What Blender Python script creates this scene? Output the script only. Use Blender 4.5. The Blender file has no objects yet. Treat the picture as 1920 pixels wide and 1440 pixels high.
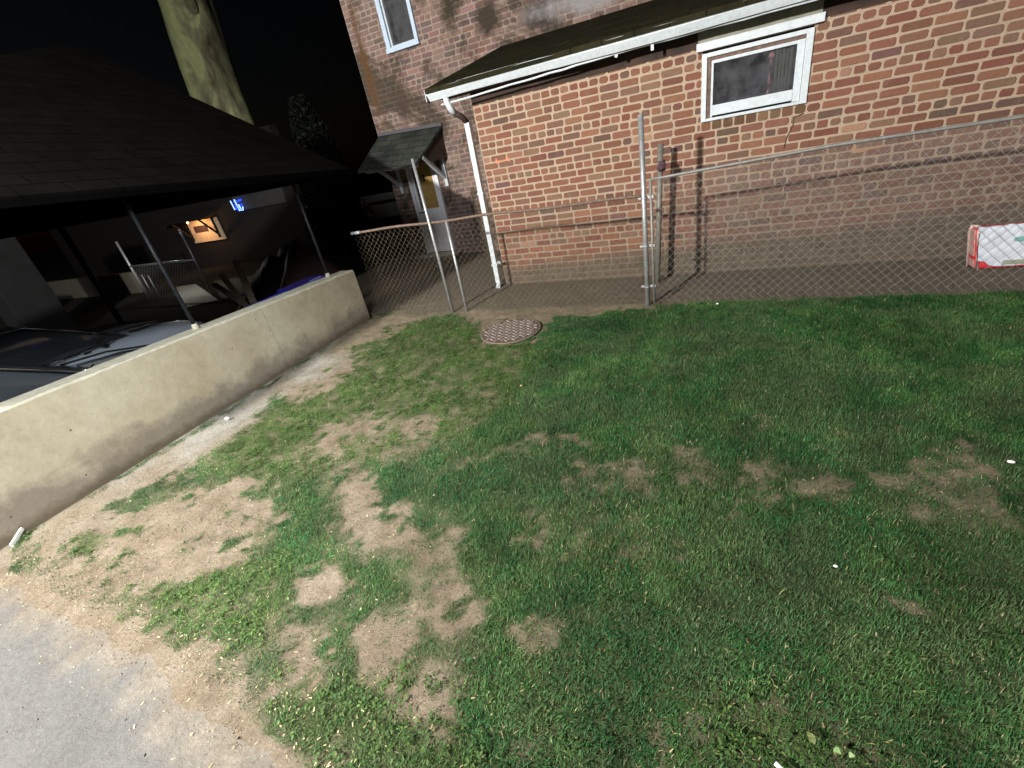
import bpy, bmesh, math, random
import numpy as np
from mathutils import Vector, Matrix
S = bpy.context.scene
COL = S.collection
R = math.radians

# ------------------------------------------------------------------ camera
def make_camera():
    f, pitch, roll, yaw = 828.06525, 0.493028, 0.2023187, -0.4836458
    cy, sy, cp, sp = math.cos(yaw), math.sin(yaw), math.cos(pitch), math.sin(pitch)
    fw = Vector((sy*cp, cy*cp, -sp)); rt = Vector((cy, -sy, 0)); dn = fw.cross(rt)
    c, s = math.cos(roll), math.sin(roll)
    r2 = c*rt + s*dn; d2 = -s*rt + c*dn
    cd = bpy.data.cameras.new('camera'); cd.sensor_width = 36; cd.sensor_fit = 'HORIZONTAL'
    cd.lens = f/1920*36; cd.clip_start = .05; cd.clip_end = 500
    o = bpy.data.objects.new('camera', cd); COL.objects.link(o)
    m = Matrix(((r2.x, -d2.x, -fw.x, 0), (r2.y, -d2.y, -fw.y, 0), (r2.z, -d2.z, -fw.z, 1.7), (0, 0, 0, 1)))
    o.matrix_world = m
    S.camera = o
make_camera()
# ------------------------------------------------------------------ night sky
w = bpy.data.worlds.new('World'); S.world = w; w.use_nodes = True
nt = w.node_tree; bg = nt.nodes['Background']
sky = nt.nodes.new('ShaderNodeTexSky'); sky.sky_type = 'NISHITA'; sky.sun_disc = False
sky.sun_elevation = R(-5); sky.sun_rotation = R(250)
nt.links.new(sky.outputs[0], bg.inputs[0]); bg.inputs[1].default_value = .1
# ------------------------------------------------------------------ lamps
def lamp(name, kind, loc, power, col, size=.1, rot=None, **kw):
    l = bpy.data.lights.new(name, kind); l.color = col
    l.energy = power
    if kind == 'SUN': l.angle = size
    elif kind != 'AREA': l.shadow_soft_size = size
    for k, v in kw.items(): setattr(l, k, v)
    o = bpy.data.objects.new(name, l); COL.objects.link(o); o.location = loc
    if rot: o.rotation_euler = rot
    return o
KEY = (-4.2, -3.5, 4.2)
lamp('flood_lamp', 'POINT', KEY, 5900, (1, .965, .9), .13)
FILL = (-.6, -.8, 3.6)
lamp('fill_spot', 'SPOT', FILL, 1450, (.96, .98, 1), .5, (Vector((-3.9, .7, 0))-Vector(FILL)).to_track_quat('-Z', 'Y').to_euler(), spot_size=R(88), spot_blend=1.0)  # unseen fill spot, its cone shaped to light the concrete wall face
lamp('soft_fill', 'POINT', (-1.5, -7.0, 6.5), 2300, (.92, .96, 1), 1.0)  # unseen soft lamp added behind the camera to lift the shadows
# ------------------------------------------------------------------ exposure
S.view_settings.view_transform = 'Standard'; S.view_settings.look = 'None'
S.view_settings.exposure = 0; S.view_settings.gamma = 1
S.cycles.use_denoising = True
S.cycles.max_bounces = 6; S.cycles.transparent_max_bounces = 12
# ------------------------------------------------------------------ helpers
def tag(o, label=None, cat=None, group=None, kind=None):
    if label: o['label'] = label
    if cat: o['category'] = cat
    if group: o['group'] = group
    if kind: o['kind'] = kind
    return o
def empty(name, loc, label=None, cat=None, group=None):
    o = bpy.data.objects.new(name, None); COL.objects.link(o); o.location = loc; o.empty_display_size = .1
    return tag(o, label, cat, group)
def mobj(name, me, mat=None, parent=None):
    o = bpy.data.objects.new(name, me); COL.objects.link(o)
    if mat: me.materials.append(mat)
    if parent:
        o.parent = parent
        p = parent; off = Vector((0, 0, 0))
        while p: off += p.location; p = p.parent
        me.transform(Matrix.Translation(-off))
    return o
class MB:
    """collects shapes in world space"""
    def __init__(s): s.bm = bmesh.new()
    def box(s, x0, x1, y0, y1, z0, z1, bev=0, rot=None):
        vs = [s.bm.verts.new((x, y, z)) for x in (x0, x1) for y in (y0, y1) for z in (z0, z1)]
        F = [(0,1,3,2),(4,6,7,5),(0,4,5,1),(2,3,7,6),(0,2,6,4),(1,5,7,3)]
        fs = [s.bm.faces.new([vs[i] for i in f]) for f in F]
        if bev:
            es = list({e for f in fs for e in f.edges})
            r = bmesh.ops.bevel(s.bm, geom=es, offset=bev, segments=2, affect='EDGES', profile=.6)
            vs = list({v for f in r['faces'] for v in f.verts} | {v for v in vs if v.is_valid})
        if rot is not None:
            c = Vector(((x0+x1)/2, (y0+y1)/2, (z0+z1)/2))
            bmesh.ops.transform(s.bm, matrix=Matrix.Translation(c) @ rot @ Matrix.Translation(-c), verts=vs)
        return s
    def tube(s, pts, r, n=8, caps=True, r1=None):
        pts = [Vector(p) for p in pts]; rings = []
        up = Vector((0, 0, 1))
        for i, p in enumerate(pts):
            d = (pts[min(i+1, len(pts)-1)] - pts[max(i-1, 0)]).normalized()
            a = d.cross(up)
            if a.length < .05: a = d.cross(Vector((1, 0, 0)))
            a.normalize(); b = d.cross(a)
            rr = r if r1 is None else r + (r1-r)*i/(len(pts)-1)
            if isinstance(r, (list, tuple)): rr = r[i]
            rings.append([s.bm.verts.new(p + rr*(a*math.cos(2*math.pi*k/n) + b*math.sin(2*math.pi*k/n))) for k in range(n)])
        for A, B in zip(rings, rings[1:]):
            for k in range(n): 
                f = s.bm.faces.new((A[k], A[(k+1) % n], B[(k+1) % n], B[k])); f.smooth = True
        if caps: s.bm.faces.new(rings[0][::-1]); s.bm.faces.new(rings[-1])
        return s
    def quadbar(s, p, q, wx, t):
        """flat bar between p and q: width wx (sideways), thickness t"""
        p, q = Vector(p), Vector(q); d = (q-p).normalized(); a = d.cross(Vector((0, 0, 1)))
        if a.length < .05: a = Vector((1, 0, 0))
        a.normalize(); b = d.cross(a)
        A = [s.bm.verts.new(e + a*sx*wx/2 + b*sy*t/2) for e in (p, q) for sx, sy in ((-1,-1),(1,-1),(1,1),(-1,1))]
        for f in ((3,2,1,0),(4,5,6,7),(0,1,5,4),(1,2,6,5),(2,3,7,6),(3,0,4,7)): s.bm.faces.new([A[i] for i in f])
        return s
    def poly(s, pts, d=None):
        """polygon; with d a thick slab extruded along vector d"""
        A = [s.bm.verts.new(p) for p in pts]
        s.bm.faces.new(A)
        if d is not None:
            d = Vector(d); B = [s.bm.verts.new(Vector(p)+d) for p in pts]
            s.bm.faces.new(B[::-1])
            n = len(A)
            for i in range(n): s.bm.faces.new((A[i], B[i], B[(i+1) % n], A[(i+1) % n]))
        return s
    def blob(s, c, r, sub=2, jit=.15, sq=(1, 1, 1), seed=0):
        rnd = random.Random(seed)
        g = bmesh.ops.create_icosphere(s.bm, subdivisions=sub, radius=1)
        for v in g['verts']:
            k = 1 + rnd.uniform(-jit, jit)
            v.co = Vector((c[0]+v.co.x*r*sq[0]*k, c[1]+v.co.y*r*sq[1]*k, c[2]+v.co.z*r*sq[2]*k))
        return s
    def build(s, name, mat=None, parent=None, smooth=False, bevel=0):
        bmesh.ops.recalc_face_normals(s.bm, faces=s.bm.faces)
        me = bpy.data.meshes.new(name); s.bm.to_mesh(me); s.bm.free()
        if smooth: me.polygons.foreach_set('use_smooth', [True]*len(me.polygons))
        o = mobj(name, me, mat, parent)
        if bevel:
            m = o.modifiers.new('b', 'BEVEL'); m.width = bevel; m.segments = 2; m.limit_method = 'ANGLE'
        return o
def npmesh(name, verts, faces, cols=None, mat=None, parent=None, nper=4, extra=None):
    """fast mesh: verts (n,3), faces (m,nper)"""
    me = bpy.data.meshes.new(name)
    verts = np.ascontiguousarray(verts, np.float32); faces = np.ascontiguousarray(faces, np.int32)
    me.vertices.add(len(verts)); me.vertices.foreach_set('co', verts.ravel())
    me.loops.add(faces.size); me.loops.foreach_set('vertex_index', faces.ravel())
    me.polygons.add(len(faces)); me.polygons.foreach_set('loop_start', np.arange(0, faces.size, nper, dtype=np.int32))
    if cols is not None:
        a = me.color_attributes.new('Col', 'FLOAT_COLOR', 'POINT')
        c = np.ones((len(verts), 4), np.float32); c[:, :cols.shape[1]] = cols
        a.data.foreach_set('color', c.ravel())
    for k, v in (extra or {}).items():
        a = me.attributes.new(k, 'FLOAT', 'POINT'); a.data.foreach_set('value', np.ascontiguousarray(v, np.float32))
    me.update(calc_edges=True); me.validate()
    return mobj(name, me, mat, parent)
# ------------------------------------------------------------------ materials
class NT:
    def __init__(s, name):
        s.m = bpy.data.materials.new(name); s.m.use_nodes = True; s.t = s.m.node_tree
        s.p = s.t.nodes['Principled BSDF']
    def n(s, typ, **kw):
        x = s.t.nodes.new(typ)
        for k, v in kw.items():
            if isinstance(k, str) and hasattr(x, k): setattr(x, k, v)
        return x
    def l(s, a, b): s.t.links.new(a, b)
    def pos(s): return s.n('ShaderNodeNewGeometry').outputs['Position']
    def noise(s, scale, detail=4, rough=.6, vec=None, dist=0):
        x = s.n('ShaderNodeTexNoise'); x.inputs['Scale'].default_value = scale
        x.inputs['Detail'].default_value = detail; x.inputs['Roughness'].default_value = rough
        x.inputs['Distortion'].default_value = dist
        s.l(vec or s.pos(), x.inputs['Vector']); return x.outputs['Fac']
    def ramp(s, f, stops):
        x = s.n('ShaderNodeValToRGB'); e = x.color_ramp.elements
        while len(e) < len(stops): e.new(.5)
        for q, (p, c) in zip(e, stops):
            q.position = p; q.color = (*c, 1) if len(c) == 3 else c
        s.l(f, x.inputs[0]); return x.outputs[0]
    def mix(s, f, a, b, mode='MIX'):
        x = s.n('ShaderNodeMix'); x.data_type = 'RGBA'; x.blend_type = mode
        for i, v in ((0, f), (6, a), (7, b)):
            if hasattr(v, 'links'): s.l(v, x.inputs[i])
            elif i == 0: x.inputs[0].default_value = v
            else: x.inputs[i].default_value = (*v, 1)
        return x.outputs[2]
    def math(s, op, a, b=0, clamp=False):
        x = s.n('ShaderNodeMath'); x.operation = op; x.use_clamp = clamp
        for i, v in ((0, a), (1, b)):
            if hasattr(v, 'links'): s.l(v, x.inputs[i])
            else: x.inputs[i].default_value = v
        return x.outputs[0]
    def attr(s, name):
        x = s.n('ShaderNodeAttribute'); x.attribute_name = name; return x
    def bump(s, h, strength=.5, dist=.01):
        x = s.n('ShaderNodeBump'); x.inputs['Strength'].default_value = strength; x.inputs['Distance'].default_value = dist
        s.l(h, x.inputs['Height']); s.l(x.outputs[0], s.p.inputs['Normal'])
    def base(s, c):
        if hasattr(c, 'links'): s.l(c, s.p.inputs['Base Color'])
        else: s.p.inputs['Base Color'].default_value = (*c, 1)
    def set(s, rough=.8, metal=0, spec=.4, coat=0):
        s.p.inputs['Roughness'].default_value = rough; s.p.inputs['Metallic'].default_value = metal
        s.p.inputs['Specular IOR Level'].default_value = spec; s.p.inputs['Coat Weight'].default_value = coat
        return s
def simple(name, c0, c1=None, scale=20, rough=.7, metal=0, spec=.4, bump=0, coat=0, detail=5):
    t = NT(name); c1 = c1 or tuple(x*.75 for x in c0)
    f = t.noise(scale, detail); t.base(t.ramp(f, [(.3, c1), (.7, c0)])); t.set(rough, metal, spec, coat)
    if bump: t.bump(f, bump, .01)
    return t.m
def emit(name, c, k):
    t = NT(name); t.base((0, 0, 0)); t.p.inputs['Emission Color'].default_value = (*c, 1); t.p.inputs['Emission Strength'].default_value = k
    return t.m
def mat_brick(name, dark=1, stain_z=None):
    t = NT(name); c = t.attr('Col').outputs['Color']
    f = t.noise(60, 6, .7); c = t.mix(1.0, c, (.76, .73, .71), 'MULTIPLY'); c = t.mix(.4, c, t.ramp(f, [(.3, (.55, .5, .48)), (.7, (1.35, 1.3, 1.25))]), 'MULTIPLY')
    sp = t.noise(260, 3, .8); c = t.mix(t.math('GREATER_THAN', sp, .66), c, (.17, .11, .08))
    big = t.noise(1.7, 5, .65)
    # mortar smeared over the bricks
    sm = t.noise(9, 6, .75); k = t.math('MULTIPLY', t.math('SUBTRACT', sm, .53, True), 5.0, True)
    c = t.mix(t.math('MULTIPLY', k, .65), c, (.2, .13, .095))
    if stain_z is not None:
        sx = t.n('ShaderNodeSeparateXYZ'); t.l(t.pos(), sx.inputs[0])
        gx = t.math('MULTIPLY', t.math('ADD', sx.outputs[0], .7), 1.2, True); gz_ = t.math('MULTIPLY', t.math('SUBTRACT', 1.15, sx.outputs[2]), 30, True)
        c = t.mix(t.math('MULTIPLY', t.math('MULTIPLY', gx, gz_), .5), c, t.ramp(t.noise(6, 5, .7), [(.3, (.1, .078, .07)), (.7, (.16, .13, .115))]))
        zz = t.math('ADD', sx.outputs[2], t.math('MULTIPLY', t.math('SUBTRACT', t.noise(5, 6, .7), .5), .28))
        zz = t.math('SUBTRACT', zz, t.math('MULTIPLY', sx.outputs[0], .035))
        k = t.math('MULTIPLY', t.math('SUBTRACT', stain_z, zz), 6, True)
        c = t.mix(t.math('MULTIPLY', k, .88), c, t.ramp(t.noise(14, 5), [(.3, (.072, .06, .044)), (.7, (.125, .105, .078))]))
    t.base(c); t.set(.9, 0, .2); t.bump(t.math('ADD', f, t.math('MULTIPLY', sp, .5)), .6, .006)
    return t.m, big
M = {}
M['brick'] = mat_brick('brick', 1, .42)[0]
def mat_oldbrick():
    t = NT('weathered_brick'); c = t.attr('Col').outputs['Color']
    f = t.noise(60, 6, .7); c = t.mix(1.0, c, (1.0, .97, 1.02), 'MULTIPLY'); c = t.mix(.5, c, t.ramp(f, [(.3, (.6, .55, .55)), (.7, (1.3, 1.25, 1.25))]), 'MULTIPLY')
    b = t.noise(1.3, 6, .7, dist=.4)
    c = t.mix(t.ramp(b, [(.40, (0, 0, 0)), (.62, (.55, .55, .55))]), c, (.17, .135, .125))      # lime bloom
    d = t.noise(.95, 5, .75, dist=1.2)
    c = t.mix(t.ramp(d, [(.5, (0, 0, 0)), (.6, (.85, .85, .85))]), c, (.05, .04, .026))     # mossy dark stains
    def spot(c, cx, cz, rx, rz, k, col, s=3.0):
        sx = t.n('ShaderNodeSeparateXYZ'); t.l(t.pos(), sx.inputs[0])
        a = t.math('MULTIPLY', t.math('SUBTRACT', sx.outputs[0], cx), 1/rx); b_ = t.math('MULTIPLY', t.math('SUBTRACT', sx.outputs[2], cz), 1/rz)
        r = t.math('SQRT', t.math('ADD', t.math('MULTIPLY', a, a), t.math('MULTIPLY', b_, b_)))
        r = t.math('ADD', r, t.math('MULTIPLY', t.math('SUBTRACT', t.noise(s, 5, .75), .5), 2.6))
        return t.mix(t.math('MULTIPLY', t.math('SUBTRACT', 1.15, r, True), k*1.6, True), c, col)
    for q in ((-3.78, 3.6, .22, .3, .9, (.045, .036, .024)), (-3.15, 3.35, .25, .25, .8, (.05, .038, .028)), (-2.35, 3.15, .35, .3, .8, (.045, .036, .03)), (-5.5, 3.2, .1, .9, .8, (.11, .06, .03)), (-5.0, 2.5, .14, .3, .6, (.07, .045, .035)), (-1.75, 3.2, .8, .16, .8, (.27, .25, .25))): c = spot(c, *q)
    t.base(c); t.set(.92, 0, .2); t.bump(f, .5, .006); return t.m
M['oldbrick'] = mat_oldbrick()
def mat_ground():
    t = NT('soil'); cov = t.attr('cover').outputs['Fac']; dry = t.attr('dry').outputs['Fac']
    f = t.noise(5, 8, .7); g = t.noise(55, 6, .75); h = t.noise(220, 4, .8)
    c = t.ramp(f, [(.3, (.2, .155, .11)), (.5, (.29, .235, .172)), (.72, (.38, .32, .25))])
    c = t.mix(.65, c, t.ramp(g, [(.3, (.5, .46, .42)), (.7, (1.45, 1.45, 1.4))]), 'MULTIPLY')
    c = t.mix(t.math('MULTIPLY', dry, .7), c, t.ramp(g, [(.3, (.3, .29, .26)), (.7, (.55, .54, .5))]))
    c = t.mix(t.math('GREATER_THAN', h, .70), c, (.42, .36, .27))
    c = t.mix(t.math('LESS_THAN', h, .33), c, (.07, .055, .04))
    green = t.ramp(g, [(.3, (.03, .055, .016)), (.7, (.085, .12, .045))])
    k = t.math('MULTIPLY', t.math('SUBTRACT', t.math('ADD', cov, t.math('MULTIPLY', t.math('SUBTRACT', g, .5), .8)), .18), 1.5, True)
    c = t.mix(t.math('MULTIPLY', k, .9), c, green)
    c = t.mix(t.attr('dim').outputs['Fac'], c, t.mix(1.0, c, (.5, .47, .42), 'MULTIPLY'))
    c = t.mix(t.attr('damp').outputs['Fac'], c, t.ramp(g, [(.3, (.12, .102, .077)), (.55, (.18, .156, .12)), (.75, (.27, .24, .19))]))
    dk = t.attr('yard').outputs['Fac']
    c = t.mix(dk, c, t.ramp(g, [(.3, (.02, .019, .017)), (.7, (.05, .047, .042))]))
    t.base(c); t.set(.95, 0, .15); t.bump(t.math('ADD', g, t.math('MULTIPLY', h, .6)), .9, .02); return t.m
M['ground'] = mat_ground()
def mat_asphalt():
    t = NT('asphalt'); g = t.noise(38, 6, .7); h = t.noise(170, 4, .8); f = t.noise(2.5, 5, .6)
    c = t.ramp(f, [(.3, (.096, .093, .088)), (.7, (.126, .123, .118))])
    c = t.mix(.6, c, t.ramp(g, [(.3, (.68, .66, .64)), (.7, (1.25, 1.25, 1.25))]), 'MULTIPLY')
    v = t.n('ShaderNodeTexVoronoi'); v.inputs['Scale'].default_value = 110; t.l(t.pos(), v.inputs['Vector'])
    c = t.mix(.22, c, t.ramp(v.outputs['Distance'], [(.0, (1.25, 1.25, 1.25)), (.8, (.5, .5, .5))]), 'MULTIPLY')
    c = t.mix(t.math('GREATER_THAN', h, .68), c, (.24, .235, .22)); c = t.mix(t.math('LESS_THAN', h, .31), c, (.04, .038, .035))
    c = t.mix(t.math('MULTIPLY', t.attr('edge').outputs['Fac'], 1.0), c, t.mix(.65, t.ramp(t.noise(5, 8, .7), [(.3, (.135, .112, .088)), (.5, (.18, .155, .125)), (.72, (.22, .195, .165))]), t.ramp(t.noise(55, 6, .75), [(.3, (.5, .46, .42)), (.7, (1.4, 1.4, 1.35))]), 'MULTIPLY'))
    t.base(c); t.set(.85, 0, .3); t.bump(t.math('ADD', t.math('MULTIPLY', h, .8), t.math('MULTIPLY', g, 1.8)), .7, .006); return t.m
M['asphalt'] = mat_asphalt()
def mat_concrete():
    t = NT('concrete'); sx = t.n('ShaderNodeSeparateXYZ'); t.l(t.pos(), sx.inputs[0])
    f = t.noise(1.6, 7, .62); g = t.noise(14, 7, .72); h = t.noise(150, 3, .8)
    c = t.ramp(f, [(.32, (.43, .375, .26)), (.5, (.5, .45, .33)), (.7, (.56, .52, .4))])
    c = t.mix(.5, c, t.ramp(g, [(.3, (.72, .68, .64)), (.7, (1.2, 1.2, 1.18))]), 'MULTIPLY')
    jx = t.math('ABSOLUTE', t.math('SUBTRACT', t.math('ADD', sx.outputs[1], t.math('MULTIPLY', t.noise(8), .01)), 2.93)); c = t.mix(t.math('LESS_THAN', jx, .0022), c, (.25, .215, .16))
    # damp grime creeping up from the soil, with a ragged outline
    zz = t.math('ADD', sx.outputs[2], t.math('MULTIPLY', t.math('SUBTRACT', t.noise(2.2, 7, .72), .5), .7))
    k = t.math('MULTIPLY', t.math('SUBTRACT', .29, zz), 6, True)
    c = t.mix(t.math('MULTIPLY', k, .72), c, (.17, .14, .118))
    zz = t.math('ADD', sx.outputs[2], t.math('MULTIPLY', t.math('SUBTRACT', g, .5), .12))
    k = t.math('MULTIPLY', t.math('SUBTRACT', .10, zz), 14, True); c = t.mix(t.math('MULTIPLY', k, .75), c, (.1, .075, .045))
    v = t.n('ShaderNodeTexVoronoi'); v.inputs['Scale'].default_value = 7; t.l(t.pos(), v.inputs['Vector'])
    c = t.mix(t.math('LESS_THAN', v.outputs['Distance'], .045), c, (.09, .08, .06))
    c = t.mix(t.math('GREATER_THAN', h, .72), c, (.25, .22, .16))
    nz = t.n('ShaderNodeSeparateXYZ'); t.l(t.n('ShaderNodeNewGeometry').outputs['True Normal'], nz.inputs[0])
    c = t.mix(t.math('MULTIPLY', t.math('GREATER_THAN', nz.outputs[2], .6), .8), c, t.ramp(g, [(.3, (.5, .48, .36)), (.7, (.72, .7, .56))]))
    t.base(c); t.set(.88, 0, .25); t.bump(t.math('ADD', t.math('MULTIPLY', g, 1.2), t.math('MULTIPLY', h, .5)), .45, .012); return t.m
M['concrete'] = mat_concrete()
M['mortar'] = None
M['white'] = simple('white_paint', (.6, .65, .68), (.48, .52, .55), 30, .45, bump=.05)
M['cap'] = simple('lit_foot_pale', (.7, .68, .55), (.5, .47, .36), 40, .85, bump=.3)  # pale colour imitating light on the carport post feet
M['galv'] = simple('galvanised_steel', (.5, .52, .54), (.3, .3, .3), 40, .45, .6, .5)
M['galvwire'] = simple('wire', (.34, .335, .32), (.2, .195, .185), 30, .5, .3, .5)
M['rust'] = simple('rusty_pipe', (.12, .07, .055), (.22, .17, .13), 50, .8, .2, .3, .3)
M['purple'] = simple('rusted_purple_cap', (.09, .045, .06), None, 60, .7)
M['shingle'] = None
def mat_shingle(name, a, b, ax=0):
    t = NT(name); n = t.n('ShaderNodeTexBrick')
    n.inputs['Scale'].default_value = 1; n.inputs['Brick Width'].default_value = .3; n.inputs['Row Height'].default_value = .14
    n.inputs['Mortar Size'].default_value = .006; n.inputs['Color1'].default_value = (*a, 1); n.inputs['Color2'].default_value = (*b, 1)
    n.inputs['Mortar'].default_value = (a[0]*.4, a[1]*.4, a[2]*.4, 1)
    if ax:
        sx = t.n('ShaderNodeSeparateXYZ'); t.l(t.pos(), sx.inputs[0]); cx = t.n('ShaderNodeCombineXYZ')
        t.l(sx.outputs[1], cx.inputs[0]); t.l(sx.outputs[0], cx.inputs[1]); t.l(cx.outputs[0], n.inputs['Vector'])
    else: t.l(t.pos(), n.inputs['Vector'])
    f = t.noise(3, 6, .7); c = t.mix(.7, n.outputs['Color'], t.ramp(f, [(.3, (.5, .5, .5)), (.7, (1.5, 1.5, 1.4))]), 'MULTIPLY')
    g = t.noise(120, 4, .8); c = t.mix(.6, c, t.ramp(g, [(.3, (.5, .5, .5)), (.7, (1.6, 1.6, 1.6))]), 'MULTIPLY')
    t.base(c); t.set(.95, 0, .02); t.bump(g, .4, .006); return t.m
M['roofmoss'] = mat_shingle('mossy_shingles', (.016, .017, .009), (.026, .022, .013))
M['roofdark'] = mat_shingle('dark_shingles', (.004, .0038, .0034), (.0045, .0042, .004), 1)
M['roofgrey'] = mat_shingle('grey_shingles', (.035, .04, .036), (.055, .058, .052))
M['soffit'] = simple('dark_soffit', (.055, .028, .018), (.02, .013, .01), 6, .8)
def mat_glass():
    t = NT('window_glass'); o = t.t.nodes['Material Output']
    tr = t.n('ShaderNodeBsdfTransparent'); gl = t.n('ShaderNodeBsdfGlossy'); gl.inputs['Roughness'].default_value = .08
    df = t.n('ShaderNodeBsdfDiffuse'); df.inputs['Color'].default_value = (.12, .12, .13, 1)
    mx = t.n('ShaderNodeMixShader'); mx.inputs[0].default_value = .1; t.l(tr.outputs[0], mx.inputs[1]); t.l(gl.outputs[0], mx.inputs[2])
    m2 = t.n('ShaderNodeMixShader'); t.l(t.ramp(t.noise(7, 5, .7), [(.4, (.1, .1, .1)), (.75, (.5, .5, .5))]), m2.inputs[0])
    t.l(mx.outputs[0], m2.inputs[1]); t.l(df.outputs[0], m2.inputs[2]); t.l(m2.outputs[0], o.inputs[0]); return t.m
M['glass'] = mat_glass()
M['room'] = simple('dark_room', (.05, .05, .06), (.02, .02, .026), 4, .9)
M['bluewhite'] = simple('bluish_white_paint', (.55, .66, .8), (.42, .52, .66), 30, .5)
M['lilac'] = simple('dull_white_door_paint', (.85, .83, .86), (.7, .68, .71), 20, .6)
M['greyboard'] = simple('grey_weathered_board', (.33, .32, .27), (.2, .2, .15), 9, .85)
GX0,GY0,GC=-4.32,-0.4,0.06
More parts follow.
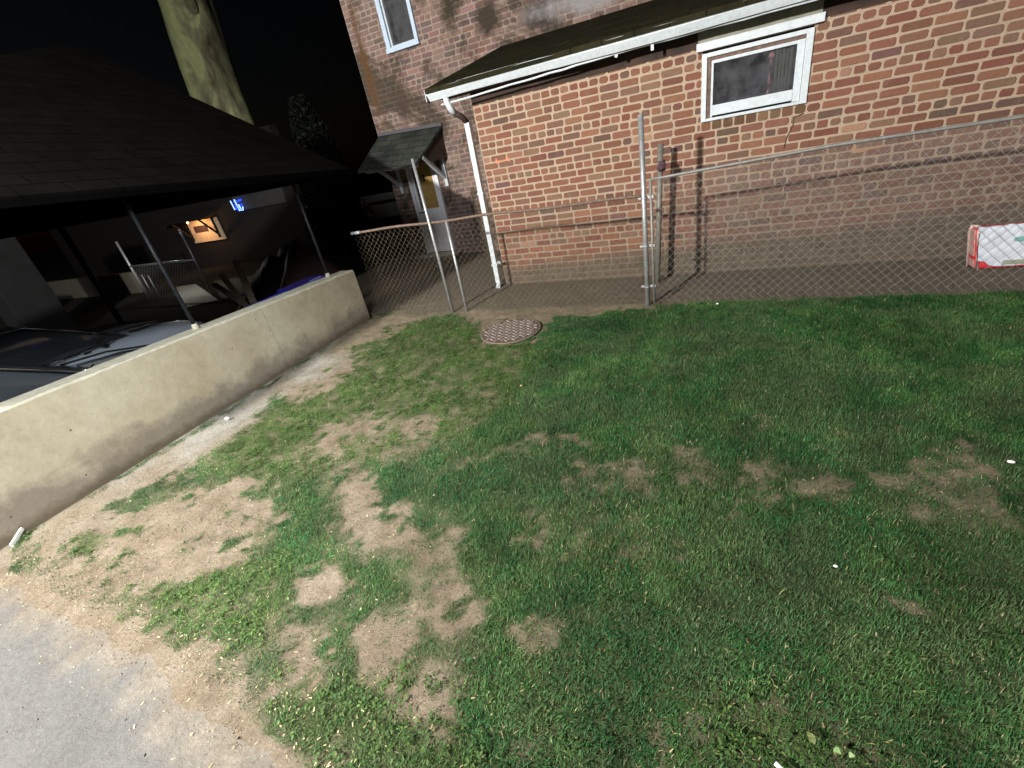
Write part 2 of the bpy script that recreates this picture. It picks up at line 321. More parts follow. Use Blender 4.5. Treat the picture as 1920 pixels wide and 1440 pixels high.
COVER="""
00099999999999999999999999999999999999999999999999999999999999999999999999999999999999999999999999999999999999999999999999999999
00099999999999999999999999999999999999999999999999999999999999999999999999999999999999999999999999999999999999999999999999999999
00099999999999999999999999999999999999999999999999999999999999999999999999999999999999999999999999999999999999999999999999999999
00099999999999999999999999999999999999999999999999999999999999999999999999999999999999999999999999999999999999999999999999999999
00099999999999999999999999999999799999999999999999999999999999999999999999999999999999999999999999999999999999999999999999999999
00099999999999999999999999999742114699999999999999999999999999999999999999999999999999999999999999999999999999999999999999999999
00099999999999999999999999742111111114699999999999999999999999999999999999999999999999999999999999999999999999999999999999999999
00099999999999999999999742111111111111114699999999999999999999999999999999999999999999999999999999999999999999999999999999999999
00099999999999999999852111111111111111111114699999999999999999999999999999999999999999999999999999999999999999999999999999999999
00099999999999999853111111111111111111111111114699999999999999999999999999999999999999999999999999999999999999999999999999999999
00099999999999853111111111111111111111111111111114699999999999999999999999999999999999999999999999999999999999999999999999999999
00099999999853111111111111111111111111111111111111114699999999999999999999999999999999999999999999999999999999999999999999999999
00099999953111111111111111111111111111111111111356888888999999999999999999999999999999999999999999999999999999999999999999999999
00099999632111111111111111111111111111111222345678888888888999999999999999999999999999999999999999999999999999999999999999999999
00099997666542111111111111133222555666666666666678888888888888999999999999999999999999999999999999999999999999999999999999999999
00099865310122200000001346555677777776666666666327888888855899999999999999999999999999999999999999999999999999999999999999999999
00097420000002443000000001245777777666777776651002888743400699958999999999999999999999999999999999999999999999999999999999999999
00030000000025555200000000001366666666777777520007832000200899969999997999999999999999999999999999999999999999999999999999999999
00000000000025555100000000000015666776677763042378100003646999999999991679999999999999999999999999999999999999999999999999999999
00000000000001221000000000000000367777666640004666000005666999999999995668878899999999999999999999999999999999999999999999999999
00020000000000000000000000000000037777788800006788622244357999999999999868777778899999999999999999999999999999999999999999999999
00020000110000000000000000000000016777999600038888887430008998779999999997777777799999999999999999999999999999999999999999999999
00020000066431000000000000000000006668999432688888873210029992225999999999877777999999999999999999999999999999999999999999999999
00040000046665200000000000000000016689999988888888732210069998568999999999987779999999999999999999999999999999999999999999999999
00040000016666620000000000000000036899999866666666422222489999999999999999999899999999999999999999999999999999999999999999999999
00040000005666662000000000000000118999998666412355222224899999999999999999999999999999999999999999999999999999999999999999999999
00060000002666666410000000000000118999976652000003222239999999999999999999999999999999999999999999999999999999999999999999999999
00060000000666666664100000000015469998666300000002422289999988899999999999999999999999999999999999999999999999999999999999999999
00061000000366666666641000001699999876640000000005655799999557777889999999999999999999999999999999999999999999999999999999999999
00062000000166666666666410146799997665100000000037868999998037777777899999999999999748999999999999999999999999999999999999999999
00062000000046666666666664666689766620000020000299999999987457777777777999999999999448999999999999999999999999999999999999999999
00064000000026666666666666666666666600000289533899999999987226777777777999999999999999999999999999999999999999999999999999999999
00064000000005666666666666666666655600002999999999999999997667777777789999999999999999999999999999999999999999999999999999999999
00064000000004666666666666666666545500039999999999999999998777777778999999999999999999999999999999999999999999999999999999999999
00066000000004666666666666666665444554489999999999999999999888888999999999999999999999999999999999999999999999999999999999999999
00064000000004666666666666666654444466689999999899999999999999877888999999999999999999999999999999999999999999999999999999999999
00064000000004666666666666422114444456666789997458999999999987666666679999967999899999999999999999999999999999999999999999999999
00064000000004666666666666300000444445566666789744589999999944666555689999934765379999975799999999999999999999999999999999999999
00064000000004666666666666200000144444455666666775447999999744444444699847924762249998655558999999999999999999999999999999999999
00064000000005666666666666100000044444444455666669744489999987644445799549922763228975523557999999999999999999999999999999999999
00064000000036666666666666000000034444444444566679996446899999999877998459922666328964534555999999999999999999999999999999999999
00064000000166666666666666000000024444224444666689999844446899999999996479973677647954555555899999999999999999999999999999999999
00064000000466666666666665200000014442111345666689999997544448999999994499998899999975541244799999999999999999999999999999999999
00063000002666666666666666640000004421111246666699999999986449999999964799999999999999754452399999999999999999999999999999999999
00062000005666666666666666665100356532112456666699999999999989999999979999999999999999998754279999999999999999999999999999999999
00062000036666666666666666666635666666434566666699999999999999999999999999999999999999999993249999999999999999999999999999999999
00062000056664204666666666666666666666665566666699999999999999999999999999989999999999999983269999999999999999999999999999999999
00062000064200000466666666666666666666666666666699999999999999999999999999964799997399999999899999999999999999999999999999999999
00062000010000000046666666666666666666666666666699999999999999999999999999998569998899999999999999999999999999999999999999999999
00062000000000000004666666666666666666666666666699999999999999999999999999999989999999999999999999999999999999999999999999999999
00062000000000000004666666666666666666666666666699999999999999999999999999999999999999999999999999999999999999999999999999999999
00062000000000000004666666666666666666666666666699999999999999999999999999999999999999999999999999999999999999999999999999999999
00061000000000000004666666666666666666666666666699999999999999999999999999999999999999999999999999999999999999999999999999999999
00040000000000000004666666666666666666666666666699999999999999999999999999999999999999999999999999999999999999999999999999999999
00000000000000000004666666666666666666666666666699999999999999999999999999999999999999999999999999999999999999999999999999999999
00030000000000000005666666666666666666666666666799999999999999999999999999999999999999999999999999999999999999999999999999999999
00060000000000000046666666666666666666666666666899999999999999999999999999999999999999999999999999999999999999999999999999999999
00060000000000000266666666666666666666666666666899999999999999999999999999999999999999999999999999999999999999999999999999999999
00060000000000000666666666666666666666666666666999999999999999999999999999999999999999999999999999999999999999999999999999999999
00060000000000005666666666666666666666666666667999999999999999999999999999999999999999999999999999999999999999999999999999999999
00060000000000046666666666666666666666666666667999999999999999999999999999999999999999999999999999999999999999999999999999999999
00040000000002456666666666666666666666666666668999999999999999999999999999999999999999999999999999999999999999999999999999999999
00040000000134445666666666666666666666666666669999999999999999999999999999999999999999999999999999999999999999999999999999999999
00040000023444444566666666666666666666666666669999999999999999999999999999999999999999999999999999999999999999999999999999999999
00040000004444444566666666666666666666666666679999999999999999999999999999999999999999999999999999999999999999999999999999999999
00040000000444445666666666666666666663346666689999999999999999999999999999999999999999999999999999999999999999999999999999999999
00040000000034366666666666666666666640000022479999999999999999999999999999999999999999999999999999999999999999999999999999999999
00040000000001026666666666666666666610000000000399999999999999999999999999999999999999999999999999999999999999999999999999999999
00040000000000006666666666666666666300000000000299999999999999999999999999999999999999999999999999999999999999999999999999999999
00040000000000006666666666666666665000000000000399999999999999999999999999999999999999999999999999999999999999999999999999999999
00020000000000006666666666666666662000000000000699999999999999999999999999999999999999999999999999999999999999999999999999999999
00020000000000006666666666666666640000000000000899999999999999999999999999999999999999999999999999999999999999999999999999999999
00020000000000006666666666666666610000000000000999999999999999999999999999999999999999999999999999999999999999999999999999999999
00020000000000005666666666666666300000000000003999999999999999999999999999999999999999999999999999999999999999999999999999999999
00020000000000004666666666666664000000000000005999999999999999999999999999999999999999999999999999999999999999999999999999999999
00020000000000004666666666666620000000000000006999999999999999999999999999999999999999999999999999999999999999999999999999999999
00020000000000004666666666665100000000000000002579999999999999999999999999999999999999999999999999999999999999999999999999999999
00020000000000003666666666641000000000000000000000368999999999999999999999999999999999999999999999999999999999999999999999999999
00010000000000000124666666200000000000000000000000000246999999999999999999999999999999999999999999999999999999999999999999999999
00010000000000000000024761000000000000000000000000000000025799999999999999999999999999999999999999999999999999999999999999999999
00095100000000000000000000000000000000000000000000000000000003589999999999999999999999999999999999999999999999999999999999999999
00099952000000000000000000000000000000000000000000000000000000099999999999999999999999999999999999999999999999999999999999999999
00033333100000000000000000000000000000000000000000000000000000133333333333333333333333333333333333333333333333333333333333333333
00000000000000000000000000000000000000000000000000000000000000000000000000000000000000000000000000000000000000000000000000000000
00000000000000000000000000000000000000000000000000000000000000000000000000000000000000000000000000000000000000000000000000000000
00000000000000000000000000000000000000000000000000000000000000000000000000000000000000000000000000000000000000000000000000000000
00000000000000000000000000000000000000000000000000000000000000000000000000000000000000000000000000000000000000000000000000000000
00000000000000000000000000000000000000000000000000000000000000000000000000000000000000000000000000000000000000000000000000000000
00000000000000000000000000000000000000000000000000000000000000000000000000000000000000000000000000000000000000000000000000000000
"""
WEED="""
0000000000000000000000000000000000000000000000000000000000000000
0000000000000000000000000000000000000000000000000000000000000000
0000000000000000000000000000000000000000000000000000000000000000
0000000000000000000000000000000000000000000000000000000000000000
0000000000000000000000000000000000000000000000000000000000000000
0000000000000000000000000000000000000000000000000000000000000000
0000000000000000000000005999300000000000000000000000000000000000
0000000000000499653060028999999300000000000000000000000000000000
0000002999639999999999500049920002000000000000000000000000000000
0000089997000005999998000000000000005300000000000000000000000000
0000000000000000499960000000000000003999300000000000000000000000
0000000000000000001300000000000000000140000000000000000000000000
0000000000000000000000000000000000000000000000000000000000000000
0000000000000000000000000000000000000000000000000000000000000000
0000000000000000000000000000000000000000000000000000000000000000
0000000063330000000000000000000000000000000000000000000000000000
0000000499999999300000000000000000000000000000000000000000000000
0000000999999999930000000000000000000000000000000000000000000000
0000000999999999996000000000000000000000000000000000000000000000
0000005999999999999940000000000000000000000000000000000000000000
0000009999999999999999300000000000000000000000000000000000000000
0000006999999999999999960000000000000000000000000000000000000000
0000002999999999999999990000000000000000000000000000000000000000
0000000999999999999999993000000000000000000000000000000000000000
0000000999999999999999996000000000000000000000000000000000000000
0000001999999999999999999000000000000000000000000000000000000000
0000006999999999999999999000000000000000000000000000000000000000
0000009999999999999999996000000000000000000000000000000000000000
0000009999999999999999996000000000000000000000000000000000000000
0000049999999999999999993000000000000000000000000000000000000000
0000099999999999999999993000000000000000000000000000000000000000
0000099999999999999999990000000000000000000000000000000000000000
0000099999999999999999990000000000000000000000000000000000000000
0000069999999999999973000000000000000000000000000000000000000000
0000019999999999998000000000000000000000000000000000000000000000
0000009999999999990000000000000000000000000000000000000000000000
0000009999999999940000000000000000000000000000000000000000000000
0000004999999999900000000000000000000000000000000000000000000000
0000000999986300000000000000000000000000000000000000000000000000
0000000000000000000000000000000000000000000000000000000000000000
0000000000000000000000000000000000000000000000000000000000000000
0000000000000000000000000000000000000000000000000000000000000000
0000000000000000000000000000000000000000000000000000000000000000
0000000000000000000000000000000000000000000000000000000000000000
0000000000000000000000000000000000000000000000000000000000000000
"""
def mat_mortar(name, cols, stain_z=None, old=False):
    t = NT(name); f = t.noise(3, 6, .65); g = t.noise(90, 5, .75)
    c = t.ramp(f, cols); c = t.mix(.6, c, t.ramp(g, [(.3, (.65, .62, .6)), (.7, (1.2, 1.2, 1.2))]), 'MULTIPLY')
    if old:
        d = t.noise(.95, 5, .75, dist=1.2)
        c = t.mix(t.ramp(d, [(.5, (0, 0, 0)), (.6, (.8, .8, .8))]), c, (.06, .05, .035))
    if old:
        def spot(c, cx, cz, rx, rz, k, col, s=3.0):
            sx = t.n('ShaderNodeSeparateXYZ'); t.l(t.pos(), sx.inputs[0])
            a = t.math('MULTIPLY', t.math('SUBTRACT', sx.outputs[0], cx), 1/rx); b_ = t.math('MULTIPLY', t.math('SUBTRACT', sx.outputs[2], cz), 1/rz)
            r = t.math('SQRT', t.math('ADD', t.math('MULTIPLY', a, a), t.math('MULTIPLY', b_, b_)))
            r = t.math('ADD', r, t.math('MULTIPLY', t.math('SUBTRACT', t.noise(s, 5, .75), .5), 2.6))
            return t.mix(t.math('MULTIPLY', t.math('SUBTRACT', 1.15, r, True), k*1.6, True), c, col)
        for q in ((-3.78, 3.6, .22, .3, .9, (.045, .036, .024)), (-3.15, 3.35, .25, .25, .8, (.05, .038, .028)), (-2.35, 3.15, .35, .3, .8, (.045, .036, .03)), (-5.5, 3.2, .1, .9, .8, (.11, .06, .03)), (-5.0, 2.5, .14, .3, .6, (.07, .045, .035)), (-1.75, 3.2, .8, .16, .8, (.27, .25, .25))): c = spot(c, *q)
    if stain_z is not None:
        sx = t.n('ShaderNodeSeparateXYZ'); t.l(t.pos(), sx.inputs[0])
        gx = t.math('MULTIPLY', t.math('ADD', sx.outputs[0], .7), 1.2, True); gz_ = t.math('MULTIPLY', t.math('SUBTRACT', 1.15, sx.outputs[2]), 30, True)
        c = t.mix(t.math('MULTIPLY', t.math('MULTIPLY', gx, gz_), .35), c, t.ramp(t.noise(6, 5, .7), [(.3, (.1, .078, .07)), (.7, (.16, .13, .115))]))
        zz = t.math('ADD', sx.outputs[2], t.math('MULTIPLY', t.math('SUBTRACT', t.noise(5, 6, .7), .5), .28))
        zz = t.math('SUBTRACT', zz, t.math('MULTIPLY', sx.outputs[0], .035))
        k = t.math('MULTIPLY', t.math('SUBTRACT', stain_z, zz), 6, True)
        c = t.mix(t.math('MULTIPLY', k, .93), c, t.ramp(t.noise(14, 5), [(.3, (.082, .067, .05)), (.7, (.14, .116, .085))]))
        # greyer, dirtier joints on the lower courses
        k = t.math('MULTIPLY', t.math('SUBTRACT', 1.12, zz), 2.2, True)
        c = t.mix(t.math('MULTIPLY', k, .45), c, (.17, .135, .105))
    t.base(c); t.set(.95, 0, .15); t.bump(g, .7, .006); return t.m
M['mortar'] = mat_mortar('sandy_mortar', [(.3, (.35, .26, .185)), (.5, (.42, .32, .235)), (.7, (.37, .27, .2))], .42)
M['oldmortar'] = mat_mortar('grey_mortar', [(.3, (.24, .185, .145)), (.5, (.33, .265, .215)), (.7, (.28, .225, .195))], None, True)

def brick_wall(name, x0, x1, z0, z1, y, holes, mb, mm, parent, pal, seed, course=.0748, pitch=.208, joint=.0175, hz=1.335, hdr=5, extra=(), soft=1.0):
    rnd = random.Random(seed); V = []; F = []; C = []; FM = []
    # mortar sheet cut around the openings
    xs = sorted({x0, x1, *[h[0] for h in holes], *[h[1] for h in holes]})
    zs = sorted({z0, z1, *[h[2] for h in holes], *[h[3] for h in holes]})
    for a, b in zip(xs, xs[1:]):
        for c, d in zip(zs, zs[1:]):
            mx, mz = (a+b)/2, (c+d)/2
            if any(h[0] < mx < h[1] and h[2] < mz < h[3] for h in holes): continue
            i = len(V); V += [(a, y, c), (b, y, c), (b, y, d), (a, y, d)]; F.append((i, i+1, i+2, i+3)); FM.append(1); C += [(.4, .3, .2)]*4
    # returns: top, sides give the wall its thickness
    T = .22; i = len(V)
    V += [(x0, y, z0), (x0, y+T, z0), (x0, y+T, z1), (x0, y, z1), (x1, y, z0), (x1, y+T, z0), (x1, y+T, z1), (x1, y, z1)]
    F += [(i, i+3, i+2, i+1), (i+4, i+5, i+6, i+7), (i+3, i+7, i+6, i+2)]; FM += [1]*3; C += [(.3, .2, .15)]*8
    for h in holes:
        i = len(V); a, b, c, d = h[:4]
        V += [(a, y, c), (b, y, c), (b, y, d), (a, y, d)] + [(a, y+.13, c), (b, y+.13, c), (b, y+.13, d), (a, y+.13, d)]
        F += [(i, i+4, i+5, i+1), (i+1, i+5, i+6, i+2), (i+2, i+6, i+7, i+3), (i+3, i+7, i+4, i)]; FM += [1]*4; C += [(.3, .2, .15)]*8
    def brick(a, b, c, d, col):
        if b-a < .02 or d-c < .015: return
        r = min(.013, (d-c)*.28) * rnd.uniform(.5, 1.2); j = .0022*soft
        o = [(a+r, c), (b-r, c), (b, c+r), (b, d-r), (b-r, d), (a+r, d), (a, d-r), (a, c+r)]
        o = [(p+rnd.uniform(-j, j), q+rnd.uniform(-j, j)) for p, q in o]
        i = len(V); e = rnd.uniform(.002, .006); mx, mz = (a+b)/2, (c+d)/2
        tlt = rnd.uniform(-.002, .002)
        V.extend((p, y, q) for p, q in o)
        V.extend((p+(mx-p)*.03 + (.003 if p < mx else -.003), y-e+tlt*(1 if p > mx else -1), q+(.003 if q < mz else -.003)) for p, q in o)
        for k in range(8): F.append((i+k, i+(k+1) % 8, i+8+(k+1) % 8, i+8+k)); FM.append(0)
        F.append(tuple(range(i+8, i+16))); FM.append(0)
        k = rnd.uniform(.88, 1.12); c2 = tuple(x*k*rnd.uniform(.94, 1.06) for x in col)
        C.extend([c2]*16)
    n0 = int((z0-hz)//course); n1 = int((z1-hz)/course)+1
    for row in range(n0, n1):
        zc = hz + row*course; header = row % hdr == 0
        zl, zh = zc-course/2+joint/2, zc+course/2-joint/2
        if zh <= z0+.01 or zl >= z1-.01: continue
        zl = max(zl, z0); zh = min(zh, z1)
        p = pitch*.5 if header else pitch
        x = x0 - rnd.uniform(.2, .9)*p if not header else x0
        if not header: x = x0 - (row % 2)*pitch*.5 + rnd.uniform(-.01, .01)
        while x < x1:
            q = p*rnd.uniform(.95, 1.05)
            if not header and rnd.random() < .07: q = p*.52
            a, b = max(x, x0)+joint/2, min(x+q, x1)-joint/2
            x += q
            segs = [(a, b, zl+rnd.uniform(-.002, .002), zh+rnd.uniform(-.002, .002))]
            for h in holes:
                ns = []
                for (a2, b2, c2, d2) in segs:
                    if b2 <= h[0] or a2 >= h[1] or d2 <= h[2] or c2 >= h[3]: ns.append((a2, b2, c2, d2)); continue
                    if c2 < h[2]-.012: ns.append((a2, b2, c2, h[2]-.002)); continue
                    if d2 > h[3]+.012: ns.append((a2, b2, h[3]+.002, d2)); continue
                    if a2 < h[0]: ns.append((a2, h[0]-.004, c2, d2))
                    if b2 > h[1]: ns.append((h[1]+.004, b2, c2, d2))
                segs = ns
            for s_ in segs:
                col = rnd.choices([p_[1] for p_ in pal], [p_[0] for p_ in pal])[0]
                brick(*s_, col)
    for (a, b, c, d, col) in extra: brick(a, b, c, d, col)
    me = bpy.data.meshes.new(name); me.from_pydata(V, [], F)
    at = me.color_attributes.new('Col', 'FLOAT_COLOR', 'POINT')
    at.data.foreach_set('color', np.array([(*c, 1) for c in C], np.float32).ravel())
    me.materials.append(mb); me.materials.append(mm)
    me.polygons.foreach_set('material_index', FM)
    o = bpy.data.objects.new(name, me); COL.objects.link(o)
    if parent: o.parent = parent; me.transform(Matrix.Translation(-parent.location))
    return o
# ================================================================== terrain
def vnoise(x, y, s, seed=0):
    x = np.asarray(x)*s; y = np.asarray(y)*s
    xi = np.floor(x).astype(np.int64); yi = np.floor(y).astype(np.int64); fx = x-xi; fy = y-yi
    fx = fx*fx*(3-2*fx); fy = fy*fy*(3-2*fy)
    def hsh(a, b):
        n = (a*374761393 + b*668265263 + seed*974634777) & 0xffffffff
        n = ((n ^ (n >> 13))*1274126177) & 0xffffffff
        return ((n ^ (n >> 16)) & 0xffff)/65535.
    return (hsh(xi, yi)*(1-fx)+hsh(xi+1, yi)*fx)*(1-fy) + (hsh(xi, yi+1)*(1-fx)+hsh(xi+1, yi+1)*fx)*fy
def fbm(x, y, s, seed=0, o=4):
    r = 0; a = .5; t = 0
    for i in range(o): r = r + a*vnoise(x, y, s*2**i, seed+i); t += a; a *= .55
    return r/t
GCOV = np.array([[int(c) for c in r] for r in COVER.split()], float)/9
GWEED = np.array([[int(c) for c in r] for r in WEED.split()], float)/9
def samp(G, cell, x, y):
    u = np.clip((x-GX0)/cell, 0, G.shape[1]-1.001); v = np.clip((y-GY0)/cell, 0, G.shape[0]-1.001)
    i = u.astype(int); j = v.astype(int); fu = u-i; fv = v-j
    return (G[j, i]*(1-fu)+G[j, i+1]*fu)*(1-fv)+(G[j+1, i]*(1-fu)+G[j+1, i+1]*fu)*fv
def asph_edge(x):
    return .36 + .0*x + np.where(x > -2.2, (x+2.2)*-.13, 0) + np.where(x < -3.8, (-3.8-x)*.4, 0)
def cover(x, y):
    wx = x+.13*(vnoise(x, y, 7, 3)-.5)+.11*(vnoise(x, y, 19, 5)-.5)+.05*(vnoise(x, y, 47, 6)-.5); wy = y+.13*(vnoise(x, y, 7, 9)-.5)+.11*(vnoise(x, y, 19, 11)-.5)+.05*(vnoise(x, y, 47, 12)-.5)
    c = samp(GCOV, GC, wx, wy)
    c = c + (fbm(x, y, 13, 21)-.5)*1.1*np.clip(4*c*(1-c)+.12, 0, 1)
    c = c + .16*np.clip((fbm(x, y, 22, 88)-.5)*6, 0, 1)*(c < .3) + .75*np.clip((fbm(x, y, 10, 188)-.6)*9, 0, 1)*(c < .4)*(x < .3)*(x > -3.7)*(y > .5)*(y < 4.2)
    c = np.where(y > 4.5, .02, c)
    c = np.where(y < asph_edge(x)+.02, 0, c)
    c = np.where(x > 3.2, .9*(y < 4.5), c)
    return np.clip(c, 0, 1)
def height(x, y):
    ls = np.clip((-4.2-x)/.15, 0, 1); inner = np.clip((4.5-y)/.08, 0, 1); far = np.clip((-6.4-x)/1.2, 0, 1)
    low = np.maximum(ls*inner, far*(y > 4.4)*np.ones_like(x))
    return -(.5+.1*np.clip((-9-x)/2, 0, 1))*low
def bumps(x, y):
    return ((fbm(x, y, 2.2, 40)-.5)*.05 + (fbm(x, y, 14, 50)-.5)*.022)*np.clip((y-asph_edge(x)-.06)/.25, 0, 1)*np.clip((x+4.15)/.15, 0, 1)*np.clip((5.4-y)/.4, 0, 1)*(1-.0*x)
def gz(x, y):
    d = np.hypot(x+1.9, y-3.83); k = np.clip((d-.3)/.15, 0, 1)
    return height(x, y) + bumps(x, y)*k
def build_ground():
    xs = np.concatenate([-np.geomspace(120, 6.6, 26), np.arange(-6.4, -4.4, .1), np.arange(-4.4, 3.4, .028), np.geomspace(3.4, 120, 22)])
    ys = np.concatenate([-np.geomspace(120, .4, 18), np.arange(-.3, 5.5, .028), np.arange(5.5, 8, .1), np.geomspace(8, 150, 24)])
    X, Y = np.meshgrid(xs, ys); x = X.ravel(); y = Y.ravel(); z = gz(x, y)
    cv = cover(x, y)*(x > -4.2)
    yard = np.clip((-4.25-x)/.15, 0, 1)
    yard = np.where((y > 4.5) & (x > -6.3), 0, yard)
    dry = np.clip(1.3-np.abs(x+4.05-.1*fbm(x, y, 3, 77))/.5, 0, 1)*np.clip((fbm(x, y, 2.4, 61)-.3)*4, 0, 1)*np.clip((3.9-y)/.5, 0, 1)*np.clip((y-.9)/.4, .2, 1)
    nx, ny = len(xs), len(ys); i = np.arange(nx*ny).reshape(ny, nx)
    f = np.stack([i[:-1, :-1], i[:-1, 1:], i[1:, 1:], i[1:, :-1]], -1).reshape(-1, 4)
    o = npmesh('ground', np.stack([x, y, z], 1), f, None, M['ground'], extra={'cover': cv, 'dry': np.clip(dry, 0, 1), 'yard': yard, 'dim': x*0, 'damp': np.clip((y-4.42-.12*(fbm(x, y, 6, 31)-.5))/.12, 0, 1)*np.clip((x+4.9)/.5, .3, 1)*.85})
    o.data.polygons.foreach_set('use_smooth', [True]*len(o.data.polygons))
    tag(o, kind='structure')
build_ground()
def build_asphalt():
    xs = np.arange(-4.17, 4.01, .02); n = 90; V = []; 
    eg = asph_edge(xs) + (fbm(xs, xs*0+3, 4, 8)-.5)*.14
    X = np.repeat(xs[:, None], n, 1); t = np.linspace(0, 1, n)[None, :]**1.6
    Y = eg[:, None] - t*(eg[:, None]+6)
    Z = np.full(X.shape, .005) - .009*np.clip(1-(eg[:, None]-Y)/.12, 0, 1)
    i = np.arange(X.size).reshape(X.shape)
    f = np.stack([i[:-1, :-1], i[:-1, 1:], i[1:, 1:], i[1:, :-1]], -1).reshape(-1, 4)
    dd = eg[:, None]-Y; edge = np.clip(1.5-(dd/.15)+(fbm(X, Y, 8, 2, 5)-.5)*1.9, 0, 1)*np.clip(2.2-dd/.17, 0, 1)
    tag(npmesh('asphalt_driveway', np.stack([X, Y, Z], -1).reshape(-1, 3), f[:, ::-1], None, M['asphalt'], extra={'edge': edge.ravel()}), kind='structure')
build_asphalt()
# ------------------------------------------------------------------ grass, weeds, litter
def mat_leaf(name, rough=.6):
    t = NT(name); c = t.attr('Col').outputs['Color']; t.base(c); t.set(rough, 0, .25)
    tl = t.n('ShaderNodeBsdfTranslucent'); t.l(c, tl.inputs['Color']); mx = t.n('ShaderNodeMixShader'); mx.inputs[0].default_value = .25
    t.l(t.p.outputs[0], mx.inputs[1]); t.l(tl.outputs[0], mx.inputs[2]); t.l(mx.outputs[0], t.t.nodes['Material Output'].inputs[0])
    return t.m
M['leaf'] = mat_leaf('grass_blade')
rng = np.random.default_rng(7)
def lerp3(a, b, t): return np.asarray(a)[None]*(1-t[:, None]) + np.asarray(b)[None]*t[:, None]
def build_grass():
    N = 1150000
    x = rng.uniform(-4.15, 3.7, N); y = rng.uniform(.1, 4.6, N)
    keep = (x*1.0 < .6+1.05*y) | (y < .1); x, y = x[keep], y[keep]        # past the right edge of view
    c = cover(x, y); man = np.hypot(x+1.9, y-3.83) < .31
    k = (rng.random(len(x)) < .02+.98*c**1.0) & ~man; x, y, c = x[k], y[k], c[k]; n = len(x)
    wd = samp(GWEED, GC*2, x, y)
    L = rng.uniform(.010, .025, n)*(.55+.55*c)*(1+.35*(fbm(x, y, 3, 33)-.5)*2)*(1-.3*wd)
    L = L*np.where(rng.random(n) < .035, 1.8, 1)
    lean = np.clip(rng.normal(.75, .4, n), .05, 1.6); az = rng.uniform(0, 6.283, n)
    # blades in a tuft share a rough direction
    az = az*.85 + 6.283*fbm(x, y, 9, 70)*1.5
    ux, uy = np.cos(az), np.sin(az); W = rng.uniform(.0009, .0017, n)*(1+.25*np.clip(y-2, 0, 3))
    px, py = -uy, ux; z = gz(x, y)-.002
    V = np.zeros((n, 6, 3), np.float32)
    for i, (s, ww) in enumerate(((0, 1), (.55, .9), (1, .12))):
        h_ = L*(s*np.cos(lean*s)); d_ = L*(s*np.sin(lean*s*1.15))
        cx, cy, cz = x+ux*d_, y+uy*d_, z+h_
        V[:, 2*i, 0] = cx-px*W*ww; V[:, 2*i, 1] = cy-py*W*ww; V[:, 2*i, 2] = cz
        V[:, 2*i+1, 0] = cx+px*W*ww; V[:, 2*i+1, 1] = cy+py*W*ww; V[:, 2*i+1, 2] = cz
    t = fbm(x, y, 2.3, 90); u = fbm(x, y, 11, 95)
    col = lerp3((.036, .115, .034), (.088, .165, .052), np.clip((u-.35)*2.6, 0, 1))
    col = col*(1-.55*np.clip((t-.45)*5, 0, 1)[:, None]) + np.array((.018, .082, .03))[None]*.55*np.clip((t-.45)*5, 0, 1)[:, None]
    col = col*(1-wd[:, None]*.55) + np.array((.11, .18, .035))[None]*wd[:, None]*.55
    right = np.clip((x+1.2)/2.2, 0, 1)
    col = col*(1-.4*right[:, None]) + np.array((.02, .085, .016))[None]*.4*right[:, None]
    straw = (rng.random(n) < .03+.22*(1-c)); 
    col = np.where(straw[:, None], np.array((.3, .25, .13))[None]*rng.uniform(.5, 1.3, n)[:, None], col)
    col = col*rng.uniform(.75, 1.3, n)[:, None]*(.45+1.25*fbm(x, y, 5, 140, 3))[:, None]*.98
    pale = np.clip((fbm(x, y, 3.2, 150, 4)-.5)*4, 0, .25)[:, None]; col = col*(1-pale)+np.array((.13, .155, .08))[None]*pale
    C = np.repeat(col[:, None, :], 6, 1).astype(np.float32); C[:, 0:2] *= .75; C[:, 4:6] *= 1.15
    b = np.arange(n)[:, None]*6
    F = np.concatenate([b+np.array([[0, 1, 3, 2]]), b+np.array([[2, 3, 5, 4]])])
    o = npmesh('lawn_grass', V.reshape(-1, 3), F, C.reshape(-1, 3), M['leaf'])
    tag(o, 'short patchy green lawn grass growing over bare soil', 'grass', kind='stuff')
build_grass()
